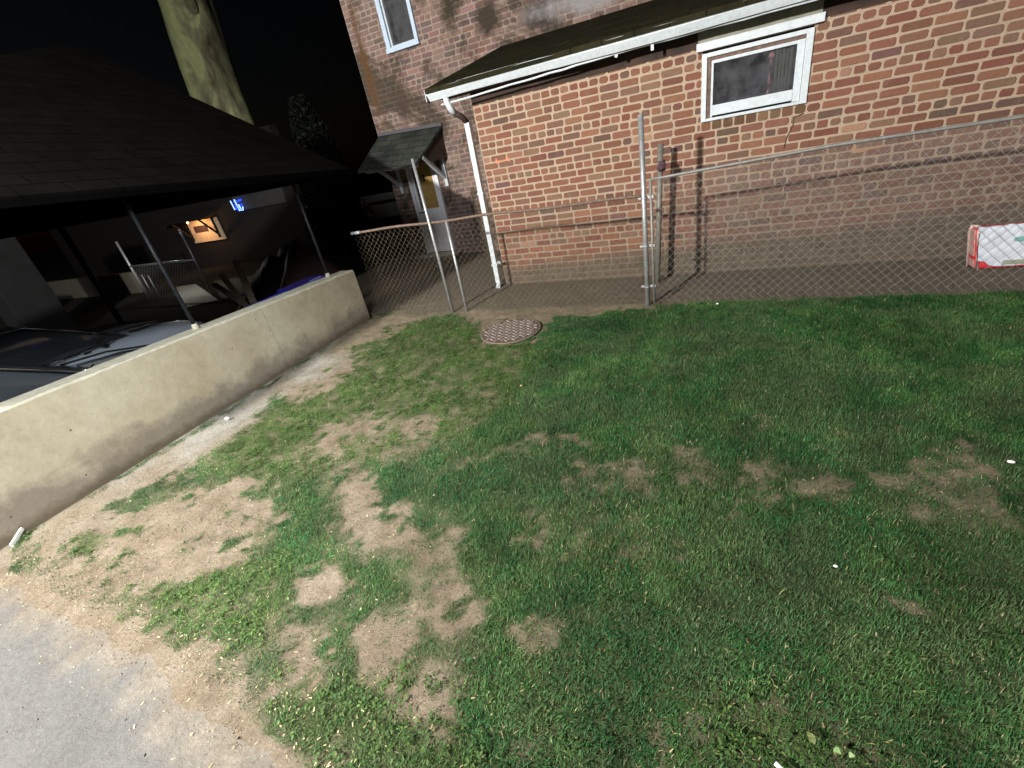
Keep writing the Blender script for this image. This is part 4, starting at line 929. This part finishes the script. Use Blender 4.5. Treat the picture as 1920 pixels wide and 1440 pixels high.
# ================================================================== cars
def paint(name, c): 
    t = NT(name); t.base(c); t.set(.42, 0, .5, .6); t.p.inputs['Coat Roughness'].default_value = .06; return t.m
M['carglass'] = paint('car_glass', (.05, .06, .07)); M['carglass'].node_tree.nodes['Principled BSDF'].inputs['Roughness'].default_value = .12
M['tyre'] = simple('tyre', (.02, .02, .02)); M['chrome'] = simple('chrome', (.75, .78, .8), (.6, .62, .64), 20, .15, 1)
M['lampglass'] = simple('lamp_glass', (.55, .6, .65), (.4, .45, .5), 20, .1, .4, coat=1)
def make_car(loc, label, col, zs=1.0):
    """nose towards +y, origin at the ground under the middle"""
    e = empty('parked_car', loc, label, 'car', 'cars parked under the carport'); X, Y, Z = loc; L = 4.5; hw = .87
    def loft(secs, name, mat, par, closed=True):
        m = MB(); rings = [[m.bm.verts.new((X+a, Y+y, Z+b*zs)) for a, b in ring] for y, ring in secs]
        for A, B in zip(rings, rings[1:]):
            for k in range(len(A)): m.bm.faces.new((A[k], A[(k+1) % len(A)], B[(k+1) % len(A)], B[k]))
        m.bm.faces.new(rings[0]); m.bm.faces.new(rings[-1][::-1]); return m.build(name, mat, par, smooth=True)
    def sec(y, zb, zt, w, crown=.03):
        return (y, [(-w*.93, zb), (-w, zb+.12), (-w*1.01, (zb+zt)/2), (-w*.98, zt-.08), (-w*.9, zt-.015), (-w*.5, zt+crown*.7), (0, zt+crown), (w*.5, zt+crown*.7), (w*.9, zt-.015), (w*.98, zt-.08), (w*1.01, (zb+zt)/2), (w, zb+.12), (w*.93, zb)])
    body = loft([sec(-2.24, .42, .72, .66), sec(-2.16, .28, .86, .76), sec(-1.9, .2, .95, .83), sec(-1.4, .18, .97, .87), sec(-.4, .18, .95, .88), sec(.7, .18, .93, .88), sec(1.0, .18, .92, .87), sec(1.5, .18, .86, .86), sec(1.9, .2, .78, .82), sec(2.15, .25, .68, .74), sec(2.25, .35, .58, .62)], 'body', paint('paint_'+label.split()[0], col), e)
    def gsec(y, z0, z1, w0, w1): return (y, [(-w0, z0), (-w1-.02, z1-.07), (-w1, z1-.02), (-w1*.6, z1+.01), (0, z1+.02), (w1*.6, z1+.01), (w1, z1-.02), (w1+.02, z1-.07), (w0, z0)])
    gl = loft([gsec(-1.75, .93, .97, .74, .62), gsec(-1.1, .93, 1.32, .8, .6), gsec(-.8, .93, 1.41, .82, .6), gsec(-.1, .93, 1.44, .82, .62), gsec(.25, .93, 1.40, .82, .62), gsec(.65, .92, 1.2, .8, .63), gsec(1.15, .9, .93, .76, .66)], 'windows', M['carglass'], e)
    m = MB(); rows = []
    for y, z, w in ((-1.12, 1.325, .6), (-.8, 1.43, .61), (-.1, 1.46, .63), (.28, 1.41, .62)):
        rows.append([m.bm.verts.new((X+w*s, Y+y, Z+(z+.012-.05*abs(s)**3)*zs)) for s in (-1, -.6, 0, .6, 1)])
    for A, B in zip(rows, rows[1:]):
        for k in range(4): m.bm.faces.new((A[k], A[k+1], B[k+1], B[k]))
    m.build('roof_panel', body.data.materials[0], e, smooth=True)
    for s in (-1, 1):
        m = MB(); m.tube([(X+s*.86, Y-1.6, Z+.95*zs), (X+s*.87, Y-.4, Z+.955*zs), (X+s*.87, Y+.9, Z+.935*zs)], .011, 6)
        m.tube([(X+s*.63, Y-1.1, Z+1.31*zs), (X+s*.65, Y-.1, Z+1.425*zs), (X+s*.65, Y+.28, Z+1.385*zs), (X+s*.72, Y+1.1, Z+.93*zs)], .011, 6)
        m.tube([(X+s*.84, Y-.35, Z+.95*zs), (X+s*.65, Y-.35, Z+1.42*zs)], .02, 6); m.build('window_trim', M['chrome'], gl)
    for sx in (-1, 1):
        for y in (-1.35, 1.4):
            m = MB(); m.tube([(X+sx*.66, Y+y, Z+.32), (X+sx*.88, Y+y, Z+.32)], .32, 24); wv = m.build('wheel', M['tyre'], e)
            m = MB(); m.tube([(X+sx*.87, Y+y, Z+.32), (X+sx*.892, Y+y, Z+.32)], .21, 16); m.build('rim', M['chrome'], wv)
        m = MB(); m.blob((X+sx*.58, Y+2.1, Z+.62*zs), .14, 2, 0, (1, .55, .5)); m.build('headlight', M['lampglass'], e)
        m = MB(); m.blob((X+sx*.92, Y+.75, Z+.96*zs), .08, 2, 0, (1, .45, .6)); m.build('mirror', M['tyre'], e)
    for s in (-.5, .02): m = MB(); m.tube([(X+s, Y+1.2, Z+.945*zs), (X+s+.45, Y+1.0, Z+1.01*zs)], .008, 5); m.build('wiper', M['tyre'], gl)
    for s in (-.62, -.3, .3, .62):
        m = MB(); m.tube([(X+s*1.08, Y+1.2, Z+.925*zs), (X+s*1.04, Y+1.6, Z+.885*zs), (X+s*.9, Y+2.0, Z+.79*zs)], .012, 6); m.build('bonnet_crease', M['tyre'], e)
    return e
near_car = make_car((-5.55, .75, -.5), 'grey glossy car nearest the concrete wall, its bonnet towards the brick house', (.6, .65, .68), 1.1)
make_car((-8.0, 1.95, -.55), 'silver blue car parked behind the nearest grey car, deeper under the carport', (.5, .58, .68))

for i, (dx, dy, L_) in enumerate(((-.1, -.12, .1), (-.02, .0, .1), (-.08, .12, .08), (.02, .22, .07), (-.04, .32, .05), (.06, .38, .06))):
    m = MB(); m.box(-6.05+dx*.6, -6.0+dx*.6, 1.75+dy-L_/2, 1.75+dy+L_/2, .60-.1*dy, .615-.1*dy, .003); m.build('glint_plate', M['chrome'], near_car)  # small chrome plates added to imitate glints of reflected lamps on the car
# ================================================================== things in the dark yard
def wheelie(x, y, label, c):
    e = empty('wheeled_bin', (x, y, -.5), label, 'bin', 'blue bins behind the concrete wall'); m = MB()
    A = [(x+a, y+b, -.42) for a, b in ((-.2, -.22), (.2, -.22), (.2, .22), (-.2, .22))]; B = [(x+a*1.3, y+b*1.3, .5) for a, b in ((-.2, -.22), (.2, -.22), (.2, .22), (-.2, .22))]
    va = [m.bm.verts.new(p) for p in A]; vb = [m.bm.verts.new(p) for p in B]
    m.bm.faces.new(va[::-1]); m.bm.faces.new(vb)
    for k in range(4): m.bm.faces.new((va[k], va[(k+1) % 4], vb[(k+1) % 4], vb[k]))
    m.build('body', c, e, bevel=.02)
    m = MB(); m.box(x-.3, x+.28, y-.31, y+.31, .505, .55, .02); m.build('lid', c, e)
    m = MB(); m.tube([(x-.32, y-.25, .5), (x-.32, y+.25, .5)], .016, 8); m.build('handle', c, e)
    for s in (-.2, .2): m = MB(); m.tube([(x-.22, y+s-.03, -.4), (x-.22, y+s+.03, -.4)], .1, 14); m.build('wheel', M['tyre'], e)
    m = MB(); m.box(x+.05, x+.2, y-.2, y-.02, .552, .556); m.box(x-.02, x+.04, y+.02, y+.2, .552, .558); m.build('sticker', simple('sticker_'+label.split()[0], (.35, .5, .9), (.2, .3, .8)), e)
wheelie(-4.86, 3.72, 'bright blue bin nearest the far post behind the concrete wall', simple('blue_plastic', (.02, .045, .62), (.015, .03, .4), 8, .4))
wheelie(-5.02, 4.36, 'darker violet blue bin at the end of the concrete wall, beside the bright blue one', simple('violet_plastic', (.05, .03, .4), (.03, .02, .25), 8, .4))
# heap of junk under a brown tarp, with planks
e = empty('tarpaulin_heap', (-8, 6.2, -.6), 'brown tarpaulin draped over a pointed heap beyond the blue bins', 'tarpaulin')
m = MB(); n = 26; g = []
for j in range(n+1):
    row = []
    for i in range(n+1):
        u, v = i/n*2-1, j/n*2-1; X_, Y_ = -7.9+u*1.75, 6.4+v*1.1
        h = max(0, 1-abs(u-.35)*1.05-abs(v)*.75)*1.45 + max(0, 1-abs(u+.5)*1.3-abs(v)*.9)*.8
        h = h*(.85+.3*fbm(np.array([X_]), np.array([Y_]), 3, 4)[0]); row.append(m.bm.verts.new((X_, Y_, -.6+h)))
    g.append(row)
for j in range(n):
    for i in range(n): m.bm.faces.new((g[j][i], g[j][i+1], g[j+1][i+1], g[j+1][i]))
m.build('tarpaulin', simple('brown_tarp', (.055, .024, .014), (.03, .015, .01), 3, .6), e, smooth=True)
pw = simple('weathered_plank', (.3, .27, .2), (.2, .17, .12), 20, .8)
def plank(p, q, w_, label):
    m = MB(); m.quadbar(p, q, w_, .03); tag(m.build('plank', pw, bevel=.004), label, 'plank', 'planks leaning on the brown heap')
plank((-7.7, 5.3, -.2), (-8.05, 5.6, .72), .12, 'tallest pale plank leaning on the brown tarpaulin heap')
plank((-7.9, 5.3, -.1), (-8.5, 5.5, .52), .1, 'shorter pale plank leaning left of the tallest plank')
plank((-7.9, 5.25, .0), (-8.75, 5.45, .36), .11, 'lowest pale plank, jutting left out of the heap')
# far yard: concrete wall, fence, pad, neighbour house
m = MB(); m.box(-32, -18.6, 9, 9.2, -.7, .12, .01); tag(m.build('boundary_wall', simple('yard_wall', (.2, .18, .14), (.12, .11, .085), 1.5, .9)), 'low dull grey-brown boundary wall at the back of the dark yard', 'wall')
m = MB(); m.box(-15.9, -15.0, 4.6, 5.5, -.7, 2.2, .03); m.box(-17.4, -16.6, 4.2, 4.6, -.7, 1.2, .02); tag(m.build('masonry_pier', simple('pier_render', (.01, .011, .012), (.006, .006, .006), 3, .9), bevel=.01), 'thick grey masonry pier standing behind the parked cars at the left edge', 'pier')
m = MB(); m.poly([(-17.0, 9.3, -.58), (-12.9, 7.0, -.58), (-12.2, 7.5, -.58), (-16.2, 9.5, -.58)], (0, 0, -.1)); tag(m.build('concrete_ramp', simple('pale_ramp', (.8, .78, .7), (.68, .66, .6), 3, .9)), kind='structure')
m = MB(); m.poly([(-15.5, 9.7, -.585), (-12.1, 7.5, -.585), (-11.2, 8.6, -.585), (-12.2, 10.2, -.585)], (0, 0, -.1)); tag(m.build('side_path', simple('path', (.14, .125, .1), (.1, .09, .07), 3, .9)), kind='structure')
fe = empty('yard_fence', (-14.8, 8, -.6), 'small chain-link fence with bright tipped posts across the dark yard', 'fence')
for x, z1, r in ((-16.3, 1.22, .035), (-13.15, 1.26, .03), (-16.0, .2, .02), (-15.7, .15, .02)):
    m = MB(); m.tube([(x, 8, -.6), (x+.03, 8, z1)], r, 8); m.build('post', M['galv'], fe)
m = MB(); m.tube([(-16.3, 8, .48), (-13.15, 8, .44)], .03, 8); m.build('rail', M['galv'], fe)
chainlink(-16.3, -13.2, 8.02, lambda x: -.55, lambda x: .44, .07, .003).build('wire_mesh', M['galvwire'], fe)
nh = empty('neighbour_house', (-18, 12.3, -.6), 'dark neighbouring house with a lamp glowing orange under its small door canopy', 'house')
dk = simple('dark_brick', (.012, .008, .007), (.007, .005, .004), 5, .95)
m = MB(); m.box(-30, -13.2, 12.3, 12.6, -.7, 3.55); m.build('wall', dk, nh)
m = MB(); m.box(-19.5, -17.6, 12.22, 12.3, .4, 1.22, .01); m.build('pale_door_surround', simple('cream_paint', (.75, .55, .36), (.6, .42, .27), 5, .8), nh)
m = MB(); m.box(-19.1, -18.3, 12.19, 12.215, .78, 1.02); m.build('window', simple('dim_pane', (.09, .05, .05), None, 5, .3), nh)
m = MB(); m.poly([(-20.2, 12.3, 1.6), (-17.1, 12.3, 1.6), (-17.2, 11.5, 1.32), (-20.1, 11.5, 1.32)], (0, 0, -.05)); cn = m.build('door_canopy', dk, nh)
for x in (-19.4, -17.75): m = MB(); m.quadbar((x, 12.15, .65), (x-.05, 11.7, 1.25), .06, .06); m.quadbar((x, 12.17, .5), (x, 12.17, 1.25), .06, .06); m.build('bracket', dk, cn)
m = MB(); m.blob((-18.5, 11.7, 1.22), .04, 2, 0); m.build('lamp_bulb', emit('warm_bulb', (1, .6, .3), 6), nh)
lamp('porch_lamp', 'POINT', (-18.5, 11.65, 1.05), 34, (1, .55, .25), .05)
m = MB(); m.box(-16.2, -13.6, 12.2, 12.29, 1.28, 1.75); m.build('pale_panel', simple('dim_grey_panel', (.045, .045, .045), (.03, .03, .03), 2), nh)
m = MB()
for x, z0, z1, dx in ((-16.2, 1.34, 1.66, .03), (-15.98, 1.28, 1.68, .05), (-15.86, 1.28, 1.5, .02), (-15.7, 1.28, 1.4, -.06)): m.tube([(x, 12.1, z1), (x+dx, 12.1, z0)], .018, 6)
o = m.build('light_strand', emit('icy_blue_light', (.25, .4, 1), 3.5))
tag(o, 'short strands of glowing blue string lights hanging on the dark house', 'string lights')
bb = emit('blue_bulb', (.01, .06, 1), 2.5)
for i in range(14): m = MB(); m.blob((-16.15+.48*random.Random(i).random(), 12.12, 1.3+.33*random.Random(i+50).random()), .04, 1, 0); m.build('bulb', bb, o)
lamp('back_garden_lamp', 'POINT', (-15.3, 12.85, 3.1), 38, (1, .98, .88), .08)
lamp('yard_wall_lamp', 'POINT', (-14.6, 8.6, 1.3), 30, (.95, 1, .9), .05)
# far green strip beyond the fence end
def build_turf():
    N = 30000; x = rng.uniform(-12, -4.8, N); y = rng.uniform(7.0, 14, N); k = (y > 8.2-.2*x*0) & (x < -5.8); x, y = x[k], y[k]; n = len(x)
    z = gz(x, y); L = rng.uniform(.05, .12, n); a = rng.uniform(0, 6.28, n); V = np.zeros((n, 4, 3), np.float32); W = .006
    for i, (s, q) in enumerate(((0, -1), (0, 1), (1, .3), (1, -.3))):
        V[:, i, 0] = x+np.cos(a)*(W*q)+s*L*.4*np.sin(a); V[:, i, 1] = y+np.sin(a)*W*q-s*L*.4*np.cos(a); V[:, i, 2] = z+s*L*.8
    col = lerp3((.02, .04, .012), (.06, .08, .025), rng.random(n))
    tag(npmesh('rough_turf', V.reshape(-1, 3), np.arange(4*n).reshape(-1, 4), np.repeat(col[:, None], 4, 1).reshape(-1, 3), M['leaf']), 'rough unlit turf in the dark beyond the fence end', 'grass', kind='stuff')
build_turf()
m = MB(); m.box(-12.2, -8.6, 12.5, 12.7, .3, .95, .01); m.box(-12.3, -7.9, 11.6, 11.7, 1.0, 1.06); tag(m.build('low_wall', simple('dim_wall', (.16, .15, .125), (.1, .095, .08), 2)), 'low grey wall barely visible in the dark beyond the fence end', 'wall')
# ================================================================== trees
def mat_bark():
    t = NT('mottled_bark'); mp = t.n('ShaderNodeMapping'); mp.inputs['Scale'].default_value = (1, 1, .45); t.l(t.pos(), mp.inputs[0])
    f = t.noise(.85, 6, .6, vec=mp.outputs[0], dist=.3); g = t.noise(6, 7, .75, vec=mp.outputs[0])
    c = t.ramp(f, [(.36, (.03, .02, .012)), (.43, (.12, .115, .065)), (.5, (.19, .19, .115)), (.54, (.32, .35, .16)), (.6, (.25, .27, .13)), (.72, (.22, .21, .16))])
    t.t.nodes['Color Ramp'].color_ramp.interpolation = 'B_SPLINE'
    c = t.mix(.6, c, t.ramp(g, [(.3, (.55, .5, .5)), (.7, (1.3, 1.3, 1.3))]), 'MULTIPLY'); t.base(c); t.set(.9, 0, .2); t.bump(g, .8, .03); return t.m
M['bark'] = mat_bark()
def build_tree():
    tx, ty = -17.54, 14.0
    e = empty('plane_tree', (tx, ty, -.6), 'huge pale mottled tree trunk rising lit behind the dark carport roof', 'tree'); m = MB(); rr = random.Random(2); rings = []
    for i in range(60):
        z = -.8+i*.45; t_ = max(0, 1-(z+.8)/2.5); r = .9+.5*t_**2-.012*z; cx = tx+.13*z+.03*math.sin(z*.8); ring = []
        for k in range(28):
            a = k*6.2832/28; rad = r*(1+.09*math.sin(3*a+z*.3)+.06*math.sin(5*a-z*.4)+.03*math.sin(9*a+z)+rr.uniform(-.012, .012)+.1*t_*math.sin(4*a))
            ring.append(m.bm.verts.new((cx+rad*math.cos(a), ty+rad*math.sin(a), z)))
        rings.append(ring)
    for A, B in zip(rings, rings[1:]):
        for k in range(28): m.bm.faces.new((A[k], A[(k+1) % 28], B[(k+1) % 28], B[k]))
    m.bm.faces.new(rings[-1])
    tr = m.build('trunk', M['bark'], e, smooth=True)
    m = MB()
    for (z, a, l) in ((19.5, .3, 5), (21, 2.2, 6), (22.6, 4.2, 5), (24, 1.2, 6), (25, 5.2, 5)):
        p = Vector((tx+.13*z, ty, z)); d = Vector((math.cos(a), math.sin(a), .8)); m.tube([p, p+d*l*.4, p+d*l*.7+Vector((0, 0, .5)), p+d*l+Vector((0, 0, 1.4))], .42, 10, r1=.1)
    m.build('limb', M['bark'], tr)
    m = MB(); m.blob((tx+1.75, ty-.5, 7.4), .2, 2, .1, (.8, .8, 1.3)); m.build('burl', M['bark'], tr)
    n = 26000; u = rng.normal(0, 1, (n, 3)); u /= np.linalg.norm(u, axis=1)[:, None]
    cl = rng.integers(0, 34, n); cc = np.stack([tx+3+rng.uniform(-7, 7, 34), ty+rng.uniform(-5, 6, 34), 27+rng.uniform(-2.5, 6, 34)], 1)
    c = cc[cl]+u*(rng.random(n)**.4*2.1)[:, None]; V = np.zeros((n, 4, 3), np.float32); p = rng.normal(0, 1, (n, 3)); q = np.cross(u, p); q /= np.linalg.norm(q, axis=1)[:, None]+1e-6; p = np.cross(q, u)
    for i, (s, t_) in enumerate(((-1, -.2), (.1, -1), (1, .2), (-.1, 1))): V[:, i] = c+(q*s*.16+p*t_*.12)
    col = lerp3((.03, .05, .015), (.07, .1, .03), rng.random(n))
    npmesh('crown', V.reshape(-1, 3), np.arange(4*n).reshape(-1, 4), np.repeat(col[:, None], 4, 1).reshape(-1, 3), M['leaf'], e)
build_tree()
def build_bush():
    bx, by = -10.6, 11.2; e = empty('evergreen_bush', (bx, by, -.6), 'dark evergreen bush barely visible between the carport and the brick house', 'bush')
    m = MB(); m.tube([(bx, by, -.7), (bx+.05, by, 1.5), (bx, by, 3.2)], .12, 8, r1=.03); m.build('trunk', simple('bush_trunk', (.06, .045, .03)), e)
    n = 16000; z = rng.random(n)**.9*4.2; a = rng.uniform(0, 6.28, n); r = (1-z/4.6)**.7*1.15*rng.random(n)**.35*(.8+.35*np.sin(a*3+z*2)*.5+.2*rng.random(n))
    c = np.stack([bx+r*np.cos(a), by+r*np.sin(a), -.4+z], 1); d = rng.normal(0, 1, (n, 3)); d /= np.linalg.norm(d, axis=1)[:, None]; q = np.cross(d, rng.normal(0, 1, (n, 3))); q /= np.linalg.norm(q, axis=1)[:, None]
    V = np.stack([c-d*.07, c+q*.03, c+d*.07, c-q*.03], 1)
    npmesh('foliage', V.reshape(-1, 3), np.arange(4*n).reshape(-1, 4), np.repeat(lerp3((.004, .006, .003), (.01, .013, .006), rng.random(n))[:, None], 4, 1).reshape(-1, 3), M['leaf'], e)
build_bush()
# ================================================================== small finds on the lawn
wst = simple('white_chip', (.85, .85, .82), (.7, .7, .66), 60, .6)
def stone(x, y, r, label, seed, sq=(1, .8, .6), mat=None, name='pebble', cat='pebble'):
    z = float(gz(np.array([x]), np.array([y]))[0]); m = MB(); m.blob((x, y, z+r*.5+.014), r, 2, .12, sq, seed); tag(m.build(name, mat or wst, smooth=True), label, cat)
stone(.03, 4.40, .013, 'white pebble on the grass just in front of the gate', 1)
stone(1.27, 2.25, .011, 'white pebble by the bare patch near the right edge of the lawn', 2, (1.4, .8, .6))
stone(.48, 1.48, .008, 'cream pebble alone in the deep grass of the right foreground', 3)
stone(-3.89, 1.96, .022, 'white pebble in the pale dust at the foot of the concrete wall', 4)
def leafy(x, y, s, a, label, c, name='fallen_leaf', cat='leaf', h=.03):
    z = float(gz(np.array([x]), np.array([y]))[0])+h; m = MB(); pts = []
    for t_ in np.linspace(0, 1, 7): pts.append((t_, math.sin(t_*math.pi)**.8*.36))
    P = [(t_, w_) for t_, w_ in pts] + [(t_, -w_) for t_, w_ in pts[-2:0:-1]]
    m.poly([(x+s*(t_*math.cos(a)-w_*math.sin(a)), y+s*(t_*math.sin(a)+w_*math.cos(a)), z+s*.25*t_*(1-t_)*2+.3*s*abs(w_)) for t_, w_ in P], (0, 0, .0012))
    tag(m.build(name, simple('leaf_'+str(round(x, 2)), c, tuple(k*.8 for k in c), 60, .6)), label, cat)
leafy(.30, .83, .032, -1.0, 'dull olive leaf lying in the grass at the bottom edge of the lawn', (.16, .19, .07))
leafy(.36, .80, .026, .2, 'light green leaf beside the olive leaf at the bottom edge', (.2, .3, .11))
leafy(.40, .80, .02, .9, 'smallest light green leaf right of the two at the bottom edge', (.26, .36, .16))
m = MB(); m.box(.205, .25, .70, .712, .03, .036, .002, rot=Matrix.Rotation(-.6, 4, 'Z')); tag(m.build('paper_scrap', wst), 'white scrap of paper in the grass at the bottom edge', 'paper scrap')
leafy(-1.37, 2.73, .022, .6, 'yellow leaf on the grass below the round cover', (.7, .6, .25))
m = MB(); m.tube([(-4.14, .62, .02), (-4.1, .54, .012), (-4.14, .50, .05), (-4.3, .44, .11)], .004, 6)
m = MB(); m.quadbar((-4.155, .60, .05), (-4.09, .50, .016), .012, .022); tag(m.build('plastic_strip', wst), 'white plastic strip lying at the near foot of the concrete wall', 'plastic strip')
